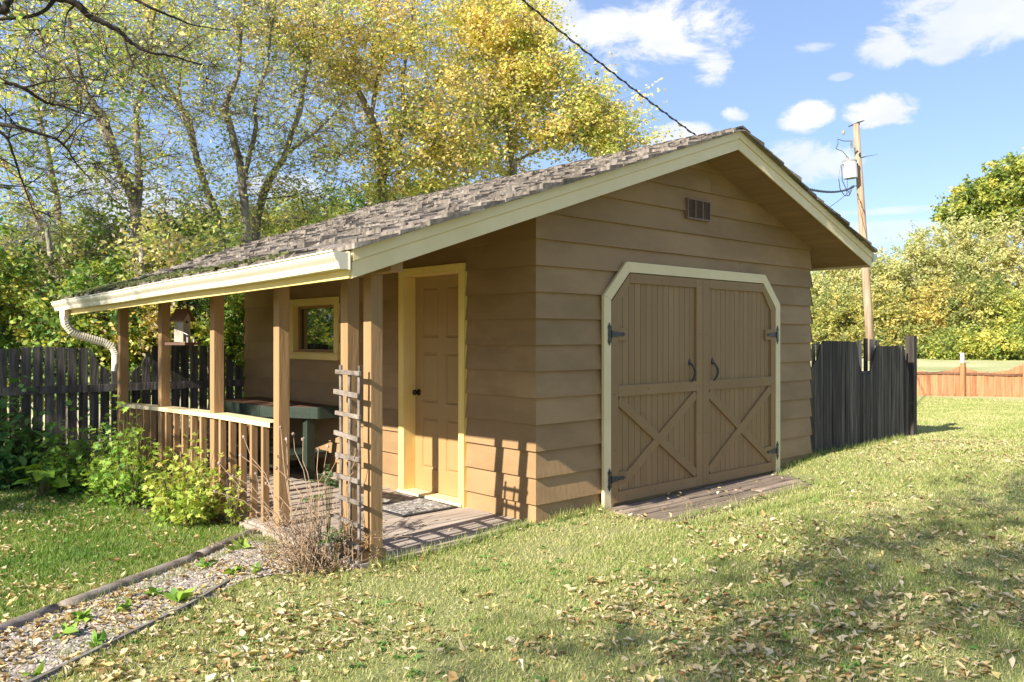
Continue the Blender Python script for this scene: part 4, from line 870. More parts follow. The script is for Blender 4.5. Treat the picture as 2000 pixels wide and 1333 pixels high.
tree('box_elder_tree', 'tree curving right from behind the porch roof, its bark partly in yellow leaves', gb(500, d),
     [(grounded(pl((499, 480), (510, 400), (522, 360), (536, 335), (556, 305), (570, 260), (586, 215), (594, 160), (610, 90), (620, 0), (640, -80), d=d)), .14, .035),
      (pl((556, 305), (580, 285), (612, 262), (640, 235), (670, 200), d=d), .06, .02)],
     [(*ell(590, 200, d, 120, 180), 80, .42, .55), (*ell(600, 40, d, 150, 100), 80, .58, 1.4), (*ell(540, 400, d, 120, 60), 40, .55, 1.2), (*ell(620, 350, d, 90, 70), 30, .4, .8)], 'boxelder', .066, 33, 'woodland trees behind the left fence')
d = 17.0
tree('golden_maple_tree', 'broad golden-leaved tree whose dark trunk rises behind the middle of the roof', gb(748, d),
     [(grounded(pl((748, 420), (745, 370), (748, 330), (742, 280), (725, 230), (700, 180), (670, 150), (640, 125), (600, 98), (560, 60), d=d)), .19, .04),
      (pl((746, 330), (772, 280), (790, 230), (786, 160), (800, 80), (810, -20), d=d), .10, .03), (pl((725, 230), (735, 170), (745, 110), (735, 20), (740, -60), d=d), .08, .03)],
     [(*ell(740, 190, d, 170, 170), 170, .56, 1.05), (*ell(690, 60, d, 190, 110), 130, .62, 1.15), (*ell(880, 250, d, 100, 120), 90, .5, 1.1), (*ell(790, 330, d, 110, 70), 70, .45, 1.2), (*ell(720, -60, d, 220, 90), 40, .55, 1.0)], 'gold', .078, 48, 'woodland trees behind the left fence', cl=.45)
d = 19.0
tree('golden_maple_tree', 'round-crowned golden tree right of the others, nearest the open sky', gb(1002, d),
     [(grounded(pl((1003, 350), (1000, 317), (996, 270), (990, 230), (978, 187), (960, 150), (940, 90), (930, 20), d=d)), .15, .04),
      (pl((996, 270), (1030, 225), (1060, 205), (1090, 180), d=d), .07, .02), (pl((1000, 317), (1060, 290), (1110, 260), (1150, 235), d=d), .06, .02)],
     [(*ell(950, 130, d, 130, 140), 170, .50, 1.15), (*ell(1060, 200, d, 130, 100), 150, .46, 1.15), (*ell(1175, 245, d, 90, 50), 70, .42, 1.1), (*ell(960, 30, d, 110, 70), 90, .5, 1.2), (*ell(1200, 285, d, 75, 26), 30, .42, 1.2), (*ell(1040, 110, d, 65, 70), 60, .46, 1.1), (*ell(930, 300, d, 100, 60), 60, .42, 1.1)], 'gold', .086, 62, 'woodland trees behind the left fence', cl=.45)
d = 16.0
tree('slender_tree', 'pale leaning sapling trunk seen between the last porch posts', gb(486, 12.5),
     [(grounded(pl((484, 660), (476, 630), (466, 600), (456, 570), (440, 540), (420, 500), d=12.5)), .075, .03)], [(*ell(430, 500, 12.5, 90, 60), 20, .4, 1)], 'boxelder', .075, 50, 'woodland trees behind the left fence', barkm='palebark')
tree('slender_tree', 'pale ivy-flecked trunk seen through the porch beside the birdhouse', gb(285, 11.2),
     [(grounded(pl((286, 690), (284, 640), (282, 600), (279, 540), (276, 480), d=11.2)), .10, .05), (grounded(pl((306, 690), (306, 640), (304, 580), (296, 520), d=11.5)), .04, .02)], [(*ell(268, 640, 11.0, 50, 60), 26, .62, 1.2), (*ell(285, 500, 11.4, 70, 50), 22, .6, 1)], 'boxelder', .08, 60, 'woodland trees behind the left fence', barkm='palebark', twig=4)
tree('slender_tree', 'thin dark stem standing behind the fence at the left edge of the photo', gb(103, 11.5),
     [(grounded(pl((105, 700), (103, 640), (101, 570), (98, 500), (90, 440), d=11.5)), .09, .045)], [(*ell(110, 560, 11.5, 60, 70), 22, .6, 1)], 'boxelder', .08, 56, 'woodland trees behind the left fence', twig=4)
# understory shrubs behind the left fence
kinds = [('greenleaf', .40, 'dark green'), ('greenleaf', .62, 'mid green'), ('boxelder', .36, 'yellow-flecked'), ('greenleaf', .55, 'bright green')]
spots = [(-60, 560, 10.6, 120, 150, 0, 'at the left edge of the photo'), (55, 590, 11.5, 90, 120, 1, 'left of the paired thin trunks'), (165, 610, 10.8, 80, 100, 0, 'under the downspout elbow'), (190, 500, 13.2, 110, 90, 2, 'above the far end of the gutter'),
         (330, 600, 11.6, 70, 90, 0, 'behind the birdhouse'), (400, 560, 13.6, 90, 90, 2, 'behind the second porch post gap'), (445, 640, 11.4, 50, 80, 3, 'beside the shed rear corner'), (250, 640, 11.0, 60, 80, 1, 'behind the last porch post'),
         (340, 480, 14.5, 130, 70, 0, 'over the far roof corner'), (470, 460, 17.2, 120, 70, 2, 'behind the lower roof slope'), (600, 440, 18.5, 130, 60, 2, 'left of the dark roofside trunk'), (690, 410, 20.5, 90, 45, 0, 'beside the dark roofside trunk'), (20, 460, 14.5, 130, 90, 1, 'high behind the left fence'), (850, 370, 21, 110, 50, 3, 'low behind the roof centre')]
for px, py, d, rx_, ry_, k, wh in spots:
    m_, tm, nm = kinds[k]; c, rad = ell(px, py, d, rx_, ry_); rad = (rad[0], rad[1] * .7, rad[2]); b = gb(px, d)
    tree('understory_shrub', f'{nm} bushy shrub {wh}', b, [([b, b + (0.1, .05, .5), b * (1, 1, 0) + (0, 0, max(.9, c[2] - rad[2] * .3))], .04, .02), ([b, b * (1, 1, 0) + (.35, .2, max(.8, c[2] * .7))], .03, .012), ([b, b * (1, 1, 0) + (-.4, -.2, max(.8, c[2] * .75))], .03, .012)],
         [(c, rad, 70, tm, 1), ((c[0], c[1], max(.6, c[2] - rad[2] * 1.1)), (rad[0] * .8, rad[1] * .8, max(.5, rad[2] * .7)), 34, tm - .12, 1)], m_, .075, 62, 'understory shrubs behind the left fence', cl=.32, twig=3, maxr=.03)
for px, py, d, wh in ((70, 480, 12.2, 'at the far left, above the fence'), (170, 470, 13.0, 'left of the thick forked trunk'), (400, 610, 12.0, 'seen between the middle porch posts')):
    b = gb(px, d); c, rad = ell(px, py, d, 80, 95)
    tree('bare_shrub', 'tangle of pale leafless twigs ' + wh, b, [([b, b + (.1, 0, 1.0), b * (1, 1, 0) + (0, .1, c[2])], .035, .015), ([b, b + (-.3, 0, 1.0), b * (1, 1, 0) + (-.5, .1, c[2])], .03, .012)], [(c, rad, 46, .4, 1)], 'boxelder', .06, 5, 'bare shrubs behind the left fence', barkm='palebark', cl=.5, twig=7, maxr=.02)
# far backdrop behind the wood (closed green wall low down)
for i, (px, py, d, rx_, ry_, m_, tm) in enumerate([(-150, 540, 24, 200, 120, 'greenleaf', .45), (60, 560, 26, 170, 100, 'greenleaf', .35), (240, 550, 27, 160, 100, 'limeleaf', .35), (420, 520, 28, 160, 90, 'greenleaf', .4), (590, 480, 29, 150, 80, 'limeleaf', .3), (740, 470, 30, 150, 80, 'greenleaf', .5), (-360, 500, 24, 200, 160, 'limeleaf', .4)]):
    c, rad = ell(px, py, d, rx_, ry_); b = gb(px, d)
    tree('backdrop_tree', ['leafy tree beyond the left edge of the fence', 'deep green tree far behind the twin stems', 'yellow-green tree far behind the gutter end', 'green tree far behind the birdhouse', 'yellow-green tree far behind the lower roof', 'green tree far behind the roof centre', 'tree outside the left edge'][i], b,
         [([b, b * (1, 1, 0) + (.2, 0, 1.5), b * (1, 1, 0) + (0, .2, c[2])], .14, .06)], [(c, rad, 110, tm, 1), ((c[0], c[1], 1.4), (rad[0], rad[1], 1.2), 60, tm - .1, 1)], m_, .17, 62, 'far trees behind the left wood', cl=.6, twig=3)
# --- right hand hedge of yellow trees beyond the field
right = [(1600, 610, 56, 75, 75, 'palegold', .35, 'pale gold tree just right of the shed corner'), (1640, 545, 60, 80, 75, 'palegold', .55, 'pale golden tree behind the utility pole'), (1720, 560, 58, 80, 70, 'palegold', .5, 'straw-gold tree right of the utility pole'),
         (1650, 630, 53, 80, 60, 'limeleaf', .45, 'low yellow-green tree behind the black fence'), (1730, 630, 52, 70, 60, 'limeleaf', .55, 'low lime tree above the end of the black fence'), (1800, 530, 60, 80, 85, 'palegold', .45, 'tall pale tree left of the big green one'),
         (1830, 620, 52, 70, 65, 'limeleaf', .8, 'orange-gold shrub tree behind the white-capped post'), (1880, 505, 59, 90, 80, 'palegold', .5, 'bright straw tree below the big green crown'), (1900, 610, 51, 80, 75, 'limeleaf', .35, 'green-gold tree behind the cedar fence'),
         (1970, 520, 57, 85, 95, 'palegold', .62, 'golden tree at the right edge, upper'), (1975, 625, 50, 80, 70, 'hedgegreen', .5, 'leafy green shrub tree at the right edge, lower'), (2080, 570, 55, 100, 100, 'palegold', .5, 'yellow tree beyond the right edge'), (1790, 665, 50, 60, 24, 'limeleaf', .4, 'low green bush at the field edge left of the white-capped post'),
         (1870, 672, 48, 70, 20, 'hedgegreen', .5, 'dark low bush at the field edge behind the white-capped post'), (1950, 672, 47, 70, 20, 'hedgegreen', .5, 'dark low bush at the field edge, rightmost'), (1690, 668, 51, 70, 24, 'limeleaf', .5, 'low bush at the field edge behind the black fence'), (2200, 560, 54, 110, 110, 'limeleaf', .4, 'tree well beyond the right edge')]
for px, py, d, rx_, ry_, m_, tm, wh in right:
    d += 7
    c, rad = ell(px, py, d, rx_, ry_); b = gb(px, d); low = c[2] < 1.8
    tree('hedgerow_tree', wh, b, [([b, b * (1, 1, 0) + (.3, 0, c[2] * .5), b * (1, 1, 0) + (-.2, .2, c[2])], .16, .06), ([b, b * (1, 1, 0) + (-.9, .4, c[2] * .9)], .10, .04), ([b, b * (1, 1, 0) + (1.0, -.3, c[2] * .9)], .10, .04)],
         [(c, (rad[0], rad[1] * .7, rad[2]), 90 if low else 210, tm, 1), ((c[0], c[1], max(.6, c[2] - rad[2] * .9)), (rad[0] * .95, rad[1] * .6, max(.6, rad[2] * .5)), 70, tm - .1, 1)], m_, .20, 74, 'autumn hedgerow trees across the field', cl=.85, twig=3, maxr=.06)
d = 72
b = gb(1960, d)
tree('big_green_tree', 'tall broad green tree rising above the yellow hedgerow at the right', b, [([b, b * (1, 1, 0) + (0, 0, 6), b * (1, 1, 0) + (0, 0, 12)], .4, .15)],
     [(*ell(1990, 400, d, 130, 65), 230, .45, 1), (*ell(1900, 410, d, 62, 45), 110, .42, 1), (*ell(2010, 345, d, 65, 45), 90, .5, 1), (*ell(1945, 370, d, 45, 40), 60, .45, 1)], 'hedgegreen', .32, 80, cl=.75, twig=3)
# --- big maple outside the left edge: its limbs hang into the top left
tb = np.array([*P(-430, 660, 9.6)[:2], -.1]); limb = lambda *a: [P(x, y, dd + 4.4) for x, y, dd in a]
hub = tb + (0, 0, 3.0); top = tb + (.2, .1, 5.2)
L_ = [([tb, tb + (.05, .05, 1.6), hub, top, tb + (.3, .1, 8.5)], .45, .12),
      ([top] + limb((-260, -120, 5.2), (-60, -60, 5.3), (0, 20, 5.3), (30, -10, 5.4), (110, -5, 5.6), (150, 8, 5.7), (175, 32, 5.8), (215, 50, 5.9), (240, 68, 6), (268, 92, 6.1), (300, 104, 6.2), (345, 112, 6.4), (400, 130, 6.7)), .13, .014),
      ([hub] + limb((-200, 80, 4.6), (-80, 130, 4.7), (0, 158, 4.8), (45, 172, 4.9), (75, 192, 5), (100, 204, 5.1), (125, 208, 5.2), (160, 222, 5.3), (200, 230, 5.5)), .06, .010),
      ([hub] + limb((-220, 170, 4.2), (-80, 225, 4.3), (0, 243, 4.4), (40, 250, 4.4), (80, 262, 4.5), (110, 272, 4.6), (130, 290, 4.7), (150, 320, 4.8), (178, 352, 4.9)), .06, .010),
      (limb((-60, -60, 5.3), (60, -60, 5.6), (150, -50, 6.0), (240, -12, 6.6), (300, 18, 6.8), (345, 36, 7), (380, 50, 7.2), (450, 60, 7.6)), .06, .012),
      (limb((-120, 205, 4.6), (0, 258, 4.9), (25, 300, 5), (40, 345, 5.1), (60, 400, 5.2), (72, 430, 5.3)), .035, .008),
      (limb((45, 172, 4.9), (100, 158, 5), (150, 150, 5.1), (190, 158, 5.2)), .022, .007), (limb((150, 8, 5.7), (130, 30, 5.7), (125, 80, 5.7)), .025, .008), (limb((240, 68, 6), (262, 130, 6), (300, 170, 6.1), (330, 200, 6.2)), .024, .007),
      (limb((110, -5, 5.6), (70, 30, 5.6), (-40, 40, 5.5)), .05, .03)]
tree('overhanging_maple', 'shade-darkened bare-branched tree limbs hanging into the top left corner', tb, L_,
     [(P(-420, 20, 10), (1.9, 1.9, 1.6), 60, .3, 1.0), (P(-150, 60, 9.8), (1.3, 1.0, 1.0), 30, .2, .8), (P(40, 160, 9.6), (1.3, 1.3, .8), 30, .15, .16), (P(200, 100, 10.4), (1.6, 1.4, .7), 34, .3, .10), (P(60, 300, 9.4), (1.1, 1.1, .8), 28, .3, .08)],
     'boxelder', .085, 50, barkm='shadebark', cl=.6, twig=5, maxr=.03, thin=.55)
b = np.array([-11.6, -6.4, -.1])
tree('garden_tree', 'spreading tree behind the camera dappling the front lawn', b, [([b, b + (.2, .1, 2), b + (.6, .5, 4.5), b + (1.2, 1.0, 6.5)], .22, .06), ([b + (.4, .3, 3.5), b + (3, 1.2, 5.6), b + (5.4, 1.4, 6.6)], .08, .03)],
     [((-9.3, -3.9, 6.6), (5.2, 1.25, 1.5), 190, .4, .85), ((-8.0, -5.6, 6.4), (4.0, 1.0, 1.2), 60, .4, 1)], 'boxelder', .10, 34, cl=.50, twig=5, maxr=.022)
b = np.array([-12.5, 3.6, -.1]); tree('garden_tree', 'garden tree outside the left edge shading the flower bed', b, [([b, b + (.1, 0, 3), b + (0, .1, 6)], .16, .06)], [((-12.0, 3.4, 6.8), (2.2, 1.0, 2.1), 84, .4, 1.0)], 'boxelder', .12, 70, cl=.45, twig=4)
# ================================================================== SMALL PLANTS BY THE PORCH
def bush(name, label, cx, cy, rx_, ry_, h, n, mt, size, tm, shape='lobed', group='shrubs in the bed beside the porch', cat='shrub', wild=.2, leavesper=9, stemm='stem', droop=.05, up=1.4, wid=1.):
    wild = wild * 2
    g0 = float(gz(cx, cy)); root = empty(name, (cx, cy, g0), label, cat, group); mb = MB(); LP = []; LT = []
    for i in range(n):
        a = rng.uniform(0, 2 * math.pi); r = rng.uniform(0, 1) ** .5; tx, ty = cx + rx_ * r * math.cos(a), cy + ry_ * r * math.sin(a)
        hh = h * (1 - .55 * r * r) * rng.uniform(.55, 1.08) + (h * wild if rng.uniform() < .08 else 0)
        b = np.array([cx + (tx - cx) * .55, cy + (ty - cy) * .55, g0 - .02]); t = np.array([tx, ty, g0 + hh]); m = (b + t) / 2 + rng.normal(size=3) * .03
        mb.tube([b, m, t], [.004, .003, .0015], 3, cap=False)
        k = leavesper; s = rng.uniform(.18, 1.0, k)[:, None]; q = np.where(s < .5, b + (m - b) * s * 2, m + (t - m) * (s * 2 - 1)); LP.append(q + rng.normal(size=(k, 3)) * size * .7); LT.append(np.clip(rng.normal(tm + .22 * (s[:, 0] - .5), .13), 0, 1))
    mb.build('stems', M[stemm], root); leaves('foliage', np.vstack(LP), size, M[mt], np.concatenate(LT), root, shape=shape, droop=droop, up=up, wid=wid); return root
bush('currant_bush', 'bright yellow-green lobed-leaf bush against the porch balusters', -1.95, 2.12, .27, .50, .60, 150, 'currant', .056, .62)
bush('currant_bush', 'mid green lobed-leaf bush at the rear of the bed, reaching the porch rail', -2.06, 3.30, .32, .62, .76, 190, 'currant', .060, .36)
bush('currant_bush', 'green bush covering the foot of the last porch post', -2.25, 4.30, .38, .42, .66, 140, 'currant', .060, .26)
bush('currant_bush', 'single tall thin stem of yellow leaves beside the porch balusters', -1.72, 1.72, .06, .07, .62, 12, 'currant', .045, .7, wild=0)
bush('dark_leafy_plant', 'dark green leafy plant low against the fence, middle of the bed', -2.55, 4.85, .42, .30, .50, 120, 'darkleaf', .085, .45, shape='oval')
bush('dark_leafy_plant', 'tall dark green arching-leaved plant by the fence, left of the paving stones', -2.62, 4.98, .30, .22, 1.0, 60, 'darkleaf', .12, .55, shape='oval', up=2)
bush('dark_leafy_plant', 'low dark green ground plants at the left edge of the photo', -3.1, 4.85, .5, .30, .50, 130, 'darkleaf', .09, .4, shape='oval')
bush('dark_leafy_plant', 'tall leafy plant against the fence, leftmost in the bed', -3.3, 5.1, .35, .18, .85, 50, 'darkleaf', .12, .6, shape='oval', up=2)
def hosta(cx, cy, n, size, lab):
    g0 = float(gz(cx, cy)); root = empty('broad_leaf_plant', (cx, cy, g0), lab, 'plant'); LP = []; D = []; mb = MB()
    for i in range(n):
        a = 2 * math.pi * i / n * 1.618 * 2; r = .03 + .05 * (i % 3); h = .12 + .20 * ((i * 7) % n) / n; p = np.array([cx + r * math.cos(a), cy + r * math.sin(a), g0 + h]); mb.tube([(cx, cy, g0), p], [.005, .003], 4); LP.append(p); D.append((math.cos(a), math.sin(a), .1 - .5 * (i % 2)))
    mb.build('stems', M['stem'], root); leaves('leaves', LP, size, M['lime'], rng.uniform(.2, 1, n), root, shape='oval', droop=.15, up=2.2, dirs=np.array(D) * 1.4, jit=.2, wid=1.25)
q = P(84, 905, 7.85); hosta(q[0], q[1], 17, .17, 'lime green broad-leaved plant in front of the dark bed plants')
# blue-green fern-like plants at the trellis foot
def fern(cx, cy, z, n, lab, L_=.16):
    root = empty('fern_plant', (cx, cy, float(gz(cx, cy))), lab, 'plant', 'ferny plants by the trellis'); mb = MB(); LP = []; D = []
    for i in range(n):
        a = rng.uniform(0, 6.28); e = np.array([math.cos(a), math.sin(a), rng.uniform(-.1, .8)]); e /= np.linalg.norm(e); b = np.array([cx, cy, z]) + rng.normal(size=3) * .02; tip = b + e * L_ * rng.uniform(.6, 1.1)
        mb.tube([(cx, cy, float(gz(cx, cy))), b, tip], [.003, .002, .001], 3, cap=False); sd = np.cross(e, (0, 0, 1)); sd /= np.linalg.norm(sd)
        for s in np.linspace(.15, 1, 9):
            for k in (-1, 1): LP.append(b + (tip - b) * s); D.append(sd * k * 1.6 + e * .6)
    mb.build('stems', M['stem'], root); leaves('fronds', LP, .032, M['fern'], rng.uniform(0, 1, len(LP)), root, shape='oval', dirs=np.array(D), droop=0, up=2, wid=.9)
q = P(640, 945, 5.9); fern(q[0], q[1], q[2], 12, 'blue-green ferny sprig on a stem left of the trellis')
q = P(655, 1050, 5.35); fern(q[0], q[1], q[2], 10, 'small ferny sprig low at the foot of the trellis', .10)
q = P(612, 975, 5.9); fern(q[0], q[1], q[2], 7, 'ferny sprig among the dry stalks', .10)
# dry coneflower stalks
b0 = PZ(612, 1112, -.04); root = empty('dried_perennial', tuple(b0), 'dried brown flower stalks with seed heads beside the porch corner', 'plant'); mb = MB(); hd = MB(); LP = []
tall = [(548, 835, 6.0), (560, 858, 6.0), (573, 848, 6.1), (592, 858, 5.9), (622, 878, 5.8), (640, 872, 5.8), (476, 854, 6.2), (470, 890, 6.1), (455, 930, 6.0), (500, 925, 6.0), (605, 950, 5.6), (520, 945, 5.9), (428, 905, 6.2), (540, 915, 5.8), (634, 925, 5.7), (660, 895, 5.6), (420, 960, 6.0)]
for px, py, dd in tall:
    t = P(px, py, dd); b = b0 + rng.normal(size=3) * (.10, .12, 0); m = b * .45 + t * .55 + rng.normal(size=3) * .035 + (t - b) * (.0, .0, .12); mb.tube([b, (b + m) / 2 + rng.normal(size=3) * .012, m, (m + t) / 2 + rng.normal(size=3) * .015, t], [.004, .0036, .003, .0026, .0024], 4); h1 = MB(); h1.blob(t, (.012, .012, .013), n=7, m=4, j=.25); h1.build('seed_head', M['seed'], root)
for i in range(105):
    a = rng.uniform(0, 6.28); r = abs(rng.normal(0, .24)); h = rng.uniform(.08, .48) * (1 - .4 * min(r, 1)); b = b0 + np.array([math.cos(a), math.sin(a), 0]) * r * .35 + rng.normal(size=3) * (.05, .05, .0)
    t = b0 + np.array([math.cos(a) * r * 1.25 - .06, math.sin(a) * r * 1.25 + .05, h]); m = (b + t) / 2 + rng.normal(size=3) * .05; mb.tube([b, m, t], [.0032, .0024, .0015], 3, cap=False)
    for k in range(6):
        s = rng.uniform(.2, 1); q = m + (t - m) * s + rng.normal(size=3) * .02; mb.tube([m + (t - m) * s, q + rng.normal(size=3) * .02], [.0015, .001], 3, cap=False); mb.blob(q, rng.uniform(.003, .007), n=4, m=3, j=.4)
mb.build('stalks', M['dry'], root);
vp = MB(); pts = [P(1000, 660, 5) for _ in range(0)]
tv = [(-1.69, -.04, .02), (-1.695, -.02, .25), (-1.70, .03, .45), (-1.69, -.02, .62), (-1.685, -.055, .75)]; vp.tube(smooth_line(tv, 6, .006), .0035, 4)
tag(vp.build('dry_vine', M['dry'], origin=(-1.69, -.04, 0)), 'thin dry vine twining up the right side of the trellis', 'vine')
# weeds on the gravel
def weed(px, py, n, size, lab, mt='currant', z=-.045):
    q = PZ(px, py, z); root = empty('weed', tuple(q), lab, 'weed', 'weeds in the gravel bed'); D = []; LP = []
    for i in range(n): a = rng.uniform(0, 6.28); LP.append(q + rng.normal(size=3) * (.012, .012, .0) + (0, 0, rng.uniform(.0, .035))); D.append((math.cos(a), math.sin(a), rng.uniform(.1, 1.4)))
    leaves('rosette', LP, size, M[mt], rng.uniform(.1, .6, n), root, shape='oval', dirs=np.array(D) * 1.5, droop=0, up=1.5)
for i, (px, py, n, s, wh) in enumerate([(345, 1180, 7, .10, 'tall leafy weed in the middle of the gravel'), (190, 1268, 12, .07, 'leafy weed beside the lower edging board'), (125, 1245, 7, .07, 'small pale weed near the left end of the gravel'), (68, 1325, 6, .06, 'weed at the bottom left of the gravel'), (470, 1075, 14, .09, 'pointed yellow-green weed below the first timber'), (455, 1125, 10, .07, 'flat round-leaved weed near the lawn edge'), (500, 1120, 8, .06, 'small green weed near the dried stalks'), (300, 1165, 16, .06, 'low sprawling weed beside the middle timber'), (240, 1195, 18, .05, 'low weed patch under the second timber'), (400, 1110, 16, .06, 'low weed patch between the first two timbers'), (160, 1215, 16, .05, 'grassy weed clump near the sunken timber end')]): weed(px, py, n, s, wh)
# ================================================================== GROUND COVER (stuff)
def wedge(n, r0, r1, a0, a1, power):                                  # points around the camera, denser near it
    th = rng.uniform(a0, a1, n); u = rng.uniform(0, 1, n); r = (r0 ** power + u * (r1 ** power - r0 ** power)) ** (1 / power)
    c, s = np.cos(th), np.sin(th); x = CAM[0] + r * (FW[0] * c + RT[0] * s); y = CAM[1] + r * (FW[1] * c + RT[1] * s); return x, y, r
def lawnmask(x, y):
    ok = ~in_gravel(x, y) & ~in_bed(x, y)
    edge = .05 * vnoise(x, y, .12, 8)
    ok &= ~((x > -1.69) & (x < .03) & (y > -.075 - edge + .10 * sstep(x, -1.3, -.1)))
    ok &= ~((x >= 0) & (x < W_ + .02) & (y > -.03))
    hidden = (x > W_) & (y > 0.1) & (x < 6.8) & (y < 3)
    n = vnoise(x, y, .22, 4)
    ok &= ~((x > .80 + .5 * np.maximum(0, -y - .5)) & (x < 3.62 - .9 * np.maximum(0, -y - .45)) & (y < -.0) & (y > -.66 - (n - .5) * .25) & (n < .93))
    ok &= ~((x > .7) & (x < 3.6) & (y > -.08))
    ok &= (y < 5.0) | (x > 4.5)
    return ok
x, y, r = wedge(1150000, 2.6, 26, -.74, .72, 1.0); k = lawnmask(x, y); x, y, r = x[k], y[k], r[k]
pn = vnoise(x, y, .55, 11); pn2 = vnoise(x, y, .16, 12); left = sstep(y - (.595 * (x + 1.59) + 1.43), -.15, .15) * (x < -1.5)
bare = (pn * .65 + pn2 * .35); k = rng.uniform(0, 1, len(x)) < np.clip(1.5 - 1.3 * bare + left, .25, 1); x, y, r, pn, pn2, left, bare = [q[k] for q in (x, y, r, pn, pn2, left, bare)]
n = len(x); z = gz(x, y); hgt = rng.uniform(.015, .034, n) * (1 + .5 * left) * (1.15 - .4 * bare); wd = np.maximum(.0024, r * .0006) * rng.uniform(.8, 1.3, n)
a = rng.uniform(0, 6.28, n); lean = rng.normal(0, .55, (n, 2)) * hgt[:, None]
V = np.zeros((n, 3, 3), np.float32); V[:, 0] = np.stack([x + np.cos(a) * wd, y + np.sin(a) * wd, z - .004], 1); V[:, 1] = np.stack([x - np.cos(a) * wd, y - np.sin(a) * wd, z - .004], 1); V[:, 2] = np.stack([x + lean[:, 0], y + lean[:, 1], z + hgt], 1)
tint = np.clip(rng.normal(.42 + .40 * bare - .40 * left, .15), 0, 1)
dryb = rng.uniform(0, 1, n) < .13 * (1 - left); tint[dryb] = rng.uniform(.75, 1, dryb.sum())
tag(fast('lawn_grass', V.reshape(-1, 3), np.arange(n * 3).reshape(-1, 3), M['grassblade'], tint), 'mown green and straw-coloured lawn grass around the shed', 'grass', kind='stuff')
x, y, r = wedge(700, 2.8, 9, -.74, .72, 1.2); k = lawnmask(x, y) & (vnoise(x, y, .8, 41) > .42); x, y = x[k], y[k]; m = 7; th = rng.uniform(0, 6.28, (len(x), m)); PP = np.stack([np.repeat(x, m), np.repeat(y, m), np.repeat(gz(x, y) + .008, m)], 1) + rng.normal(size=(len(x) * m, 3)) * (.012, .012, .002)
tag(leaves('lawn_weeds', PP, .034, M['darkleaf'], rng.uniform(.5, 1, len(PP)), shape='oval', dirs=np.stack([np.cos(th).ravel(), np.sin(th).ravel(), rng.uniform(.1, .7, th.size)], 1) * 1.4, droop=0, up=1.6), 'small broad-leaved weeds spread through the lawn', 'weeds', kind='stuff')
# tufts along edges: walls, ramp, timbers, fence foot
segs = [((.12, -.06), (.74, -.07), 500), ((3.66, -.06), (4.4, -.05), 500), ((4.4, -.02), (6.9, -.02), 1300), ((-1.6, -.11), (-.1, -.03), 1500), ((-3.5, .42), (-1.8, 1.42), 1500), ((-3.6, -.66), (-2.3, .16), 700), ((.8, -.72), (2.9, -.74), 1300), ((-2.2, 1.7), (-2.3, 3.8), 500), ((.8, -1.0), (2.9, -1.05), 900), ((3.45, -.1), (3.0, -1.0), 500), ((-1.75, .9), (-2.0, 1.5), 500), ((1.0, -.45), (2.6, -.7), 160), ((2.2, -.75), (3.2, -.5), 200), ((-3.4, .1), (-1.8, 1.1), 700), ((-3.6, -.45), (-2.2, .35), 300), ((-3.3, .36), (-2.4, .86), 500), ((-2.0, .5), (-1.7, 1.2), 260)]
X, Y, Hh = [], [], []
for (ax_, ay), (bx, by), cnt in segs:
    t = rng.uniform(0, 1, cnt); X.append(ax_ + (bx - ax_) * t + rng.normal(0, .025, cnt)); Y.append(ay + (by - ay) * t + rng.normal(0, .025, cnt)); Hh.append(rng.uniform(.03, .12 if ax_ > -2 else .075, cnt) * rng.uniform(.4, 1, cnt))
X = np.concatenate(X); Y = np.concatenate(Y); Hh = np.concatenate(Hh); k = ~((X > 0) & (X < W_) & (Y > -.03)); X, Y, Hh = X[k], Y[k], Hh[k]; n = len(X); z = gz(X, Y); a = rng.uniform(0, 6.28, n); lean = rng.normal(0, .35, (n, 2)) * Hh[:, None]
V = np.zeros((n, 3, 3)); V[:, 0] = np.stack([X + np.cos(a) * .003, Y + np.sin(a) * .003, z - .004], 1); V[:, 1] = np.stack([X - np.cos(a) * .003, Y - np.sin(a) * .003, z - .004], 1); V[:, 2] = np.stack([X + lean[:, 0], Y + lean[:, 1], z + Hh], 1)
tag(fast('grass_tufts', V.reshape(-1, 3), np.arange(n * 3).reshape(-1, 3), M['grassblade'], np.clip(rng.normal(.45, .25, n), 0, 1)), 'longer unmown grass along the walls, timbers and planks', 'grass', kind='stuff')
# fallen leaves: curled 6-point leaves
def fallen(x, y, lift, s, tint, name, label):
    n = len(x); z = gz(x, y) + lift; th = rng.uniform(0, 6.28, n); c, s_ = np.cos(th), np.sin(th); curl = rng.uniform(-.2, 1.1, n); tilt = rng.normal(0, .45, n); w_ = rng.uniform(.35, 1.5, n)
    o = np.array([(-.5, 0), (-.15, .30), (.12, .24), (.5, 0), (.12, -.24), (-.15, -.30), (-.02, 0)]); V = np.zeros((n, 7, 3))
    for i, (a, b) in enumerate(o):
        jx = rng.normal(0, .10, n); jy = rng.normal(0, .10, n); lx = (a + jx) * s; ly = (b + jy) * s * w_; lz = s * (curl * (abs(b) * 1.5 + a * a * 1.0) + rng.normal(0, .03, n)) + lx * tilt
        V[:, i] = np.stack([x + lx * c - ly * s_, y + lx * s_ + ly * c, z + np.maximum(lz, -.25 * s)], 1)
    F0 = np.array([[0, 1, 6], [1, 2, 6], [2, 3, 6], [3, 4, 6], [4, 5, 6], [5, 0, 6]]); F = (F0[None] + (np.arange(n) * 7)[:, None, None]).reshape(-1, 3)
    return tag(fast(name, V.reshape(-1, 3), F, M['litter'], np.repeat(tint, 6)), label, 'leaves', kind='stuff')
x, y, r = wedge(100000, 2.7, 13, -.74, .72, 1.25); k = ((~((x > -1.69) & (y > -.06) & (x < W_ + .1))) | (rng.uniform(0, 1, len(x)) < .0)) & ((y < 4.9) | (x > 4.5)); x, y, r = x[k], y[k], r[k]
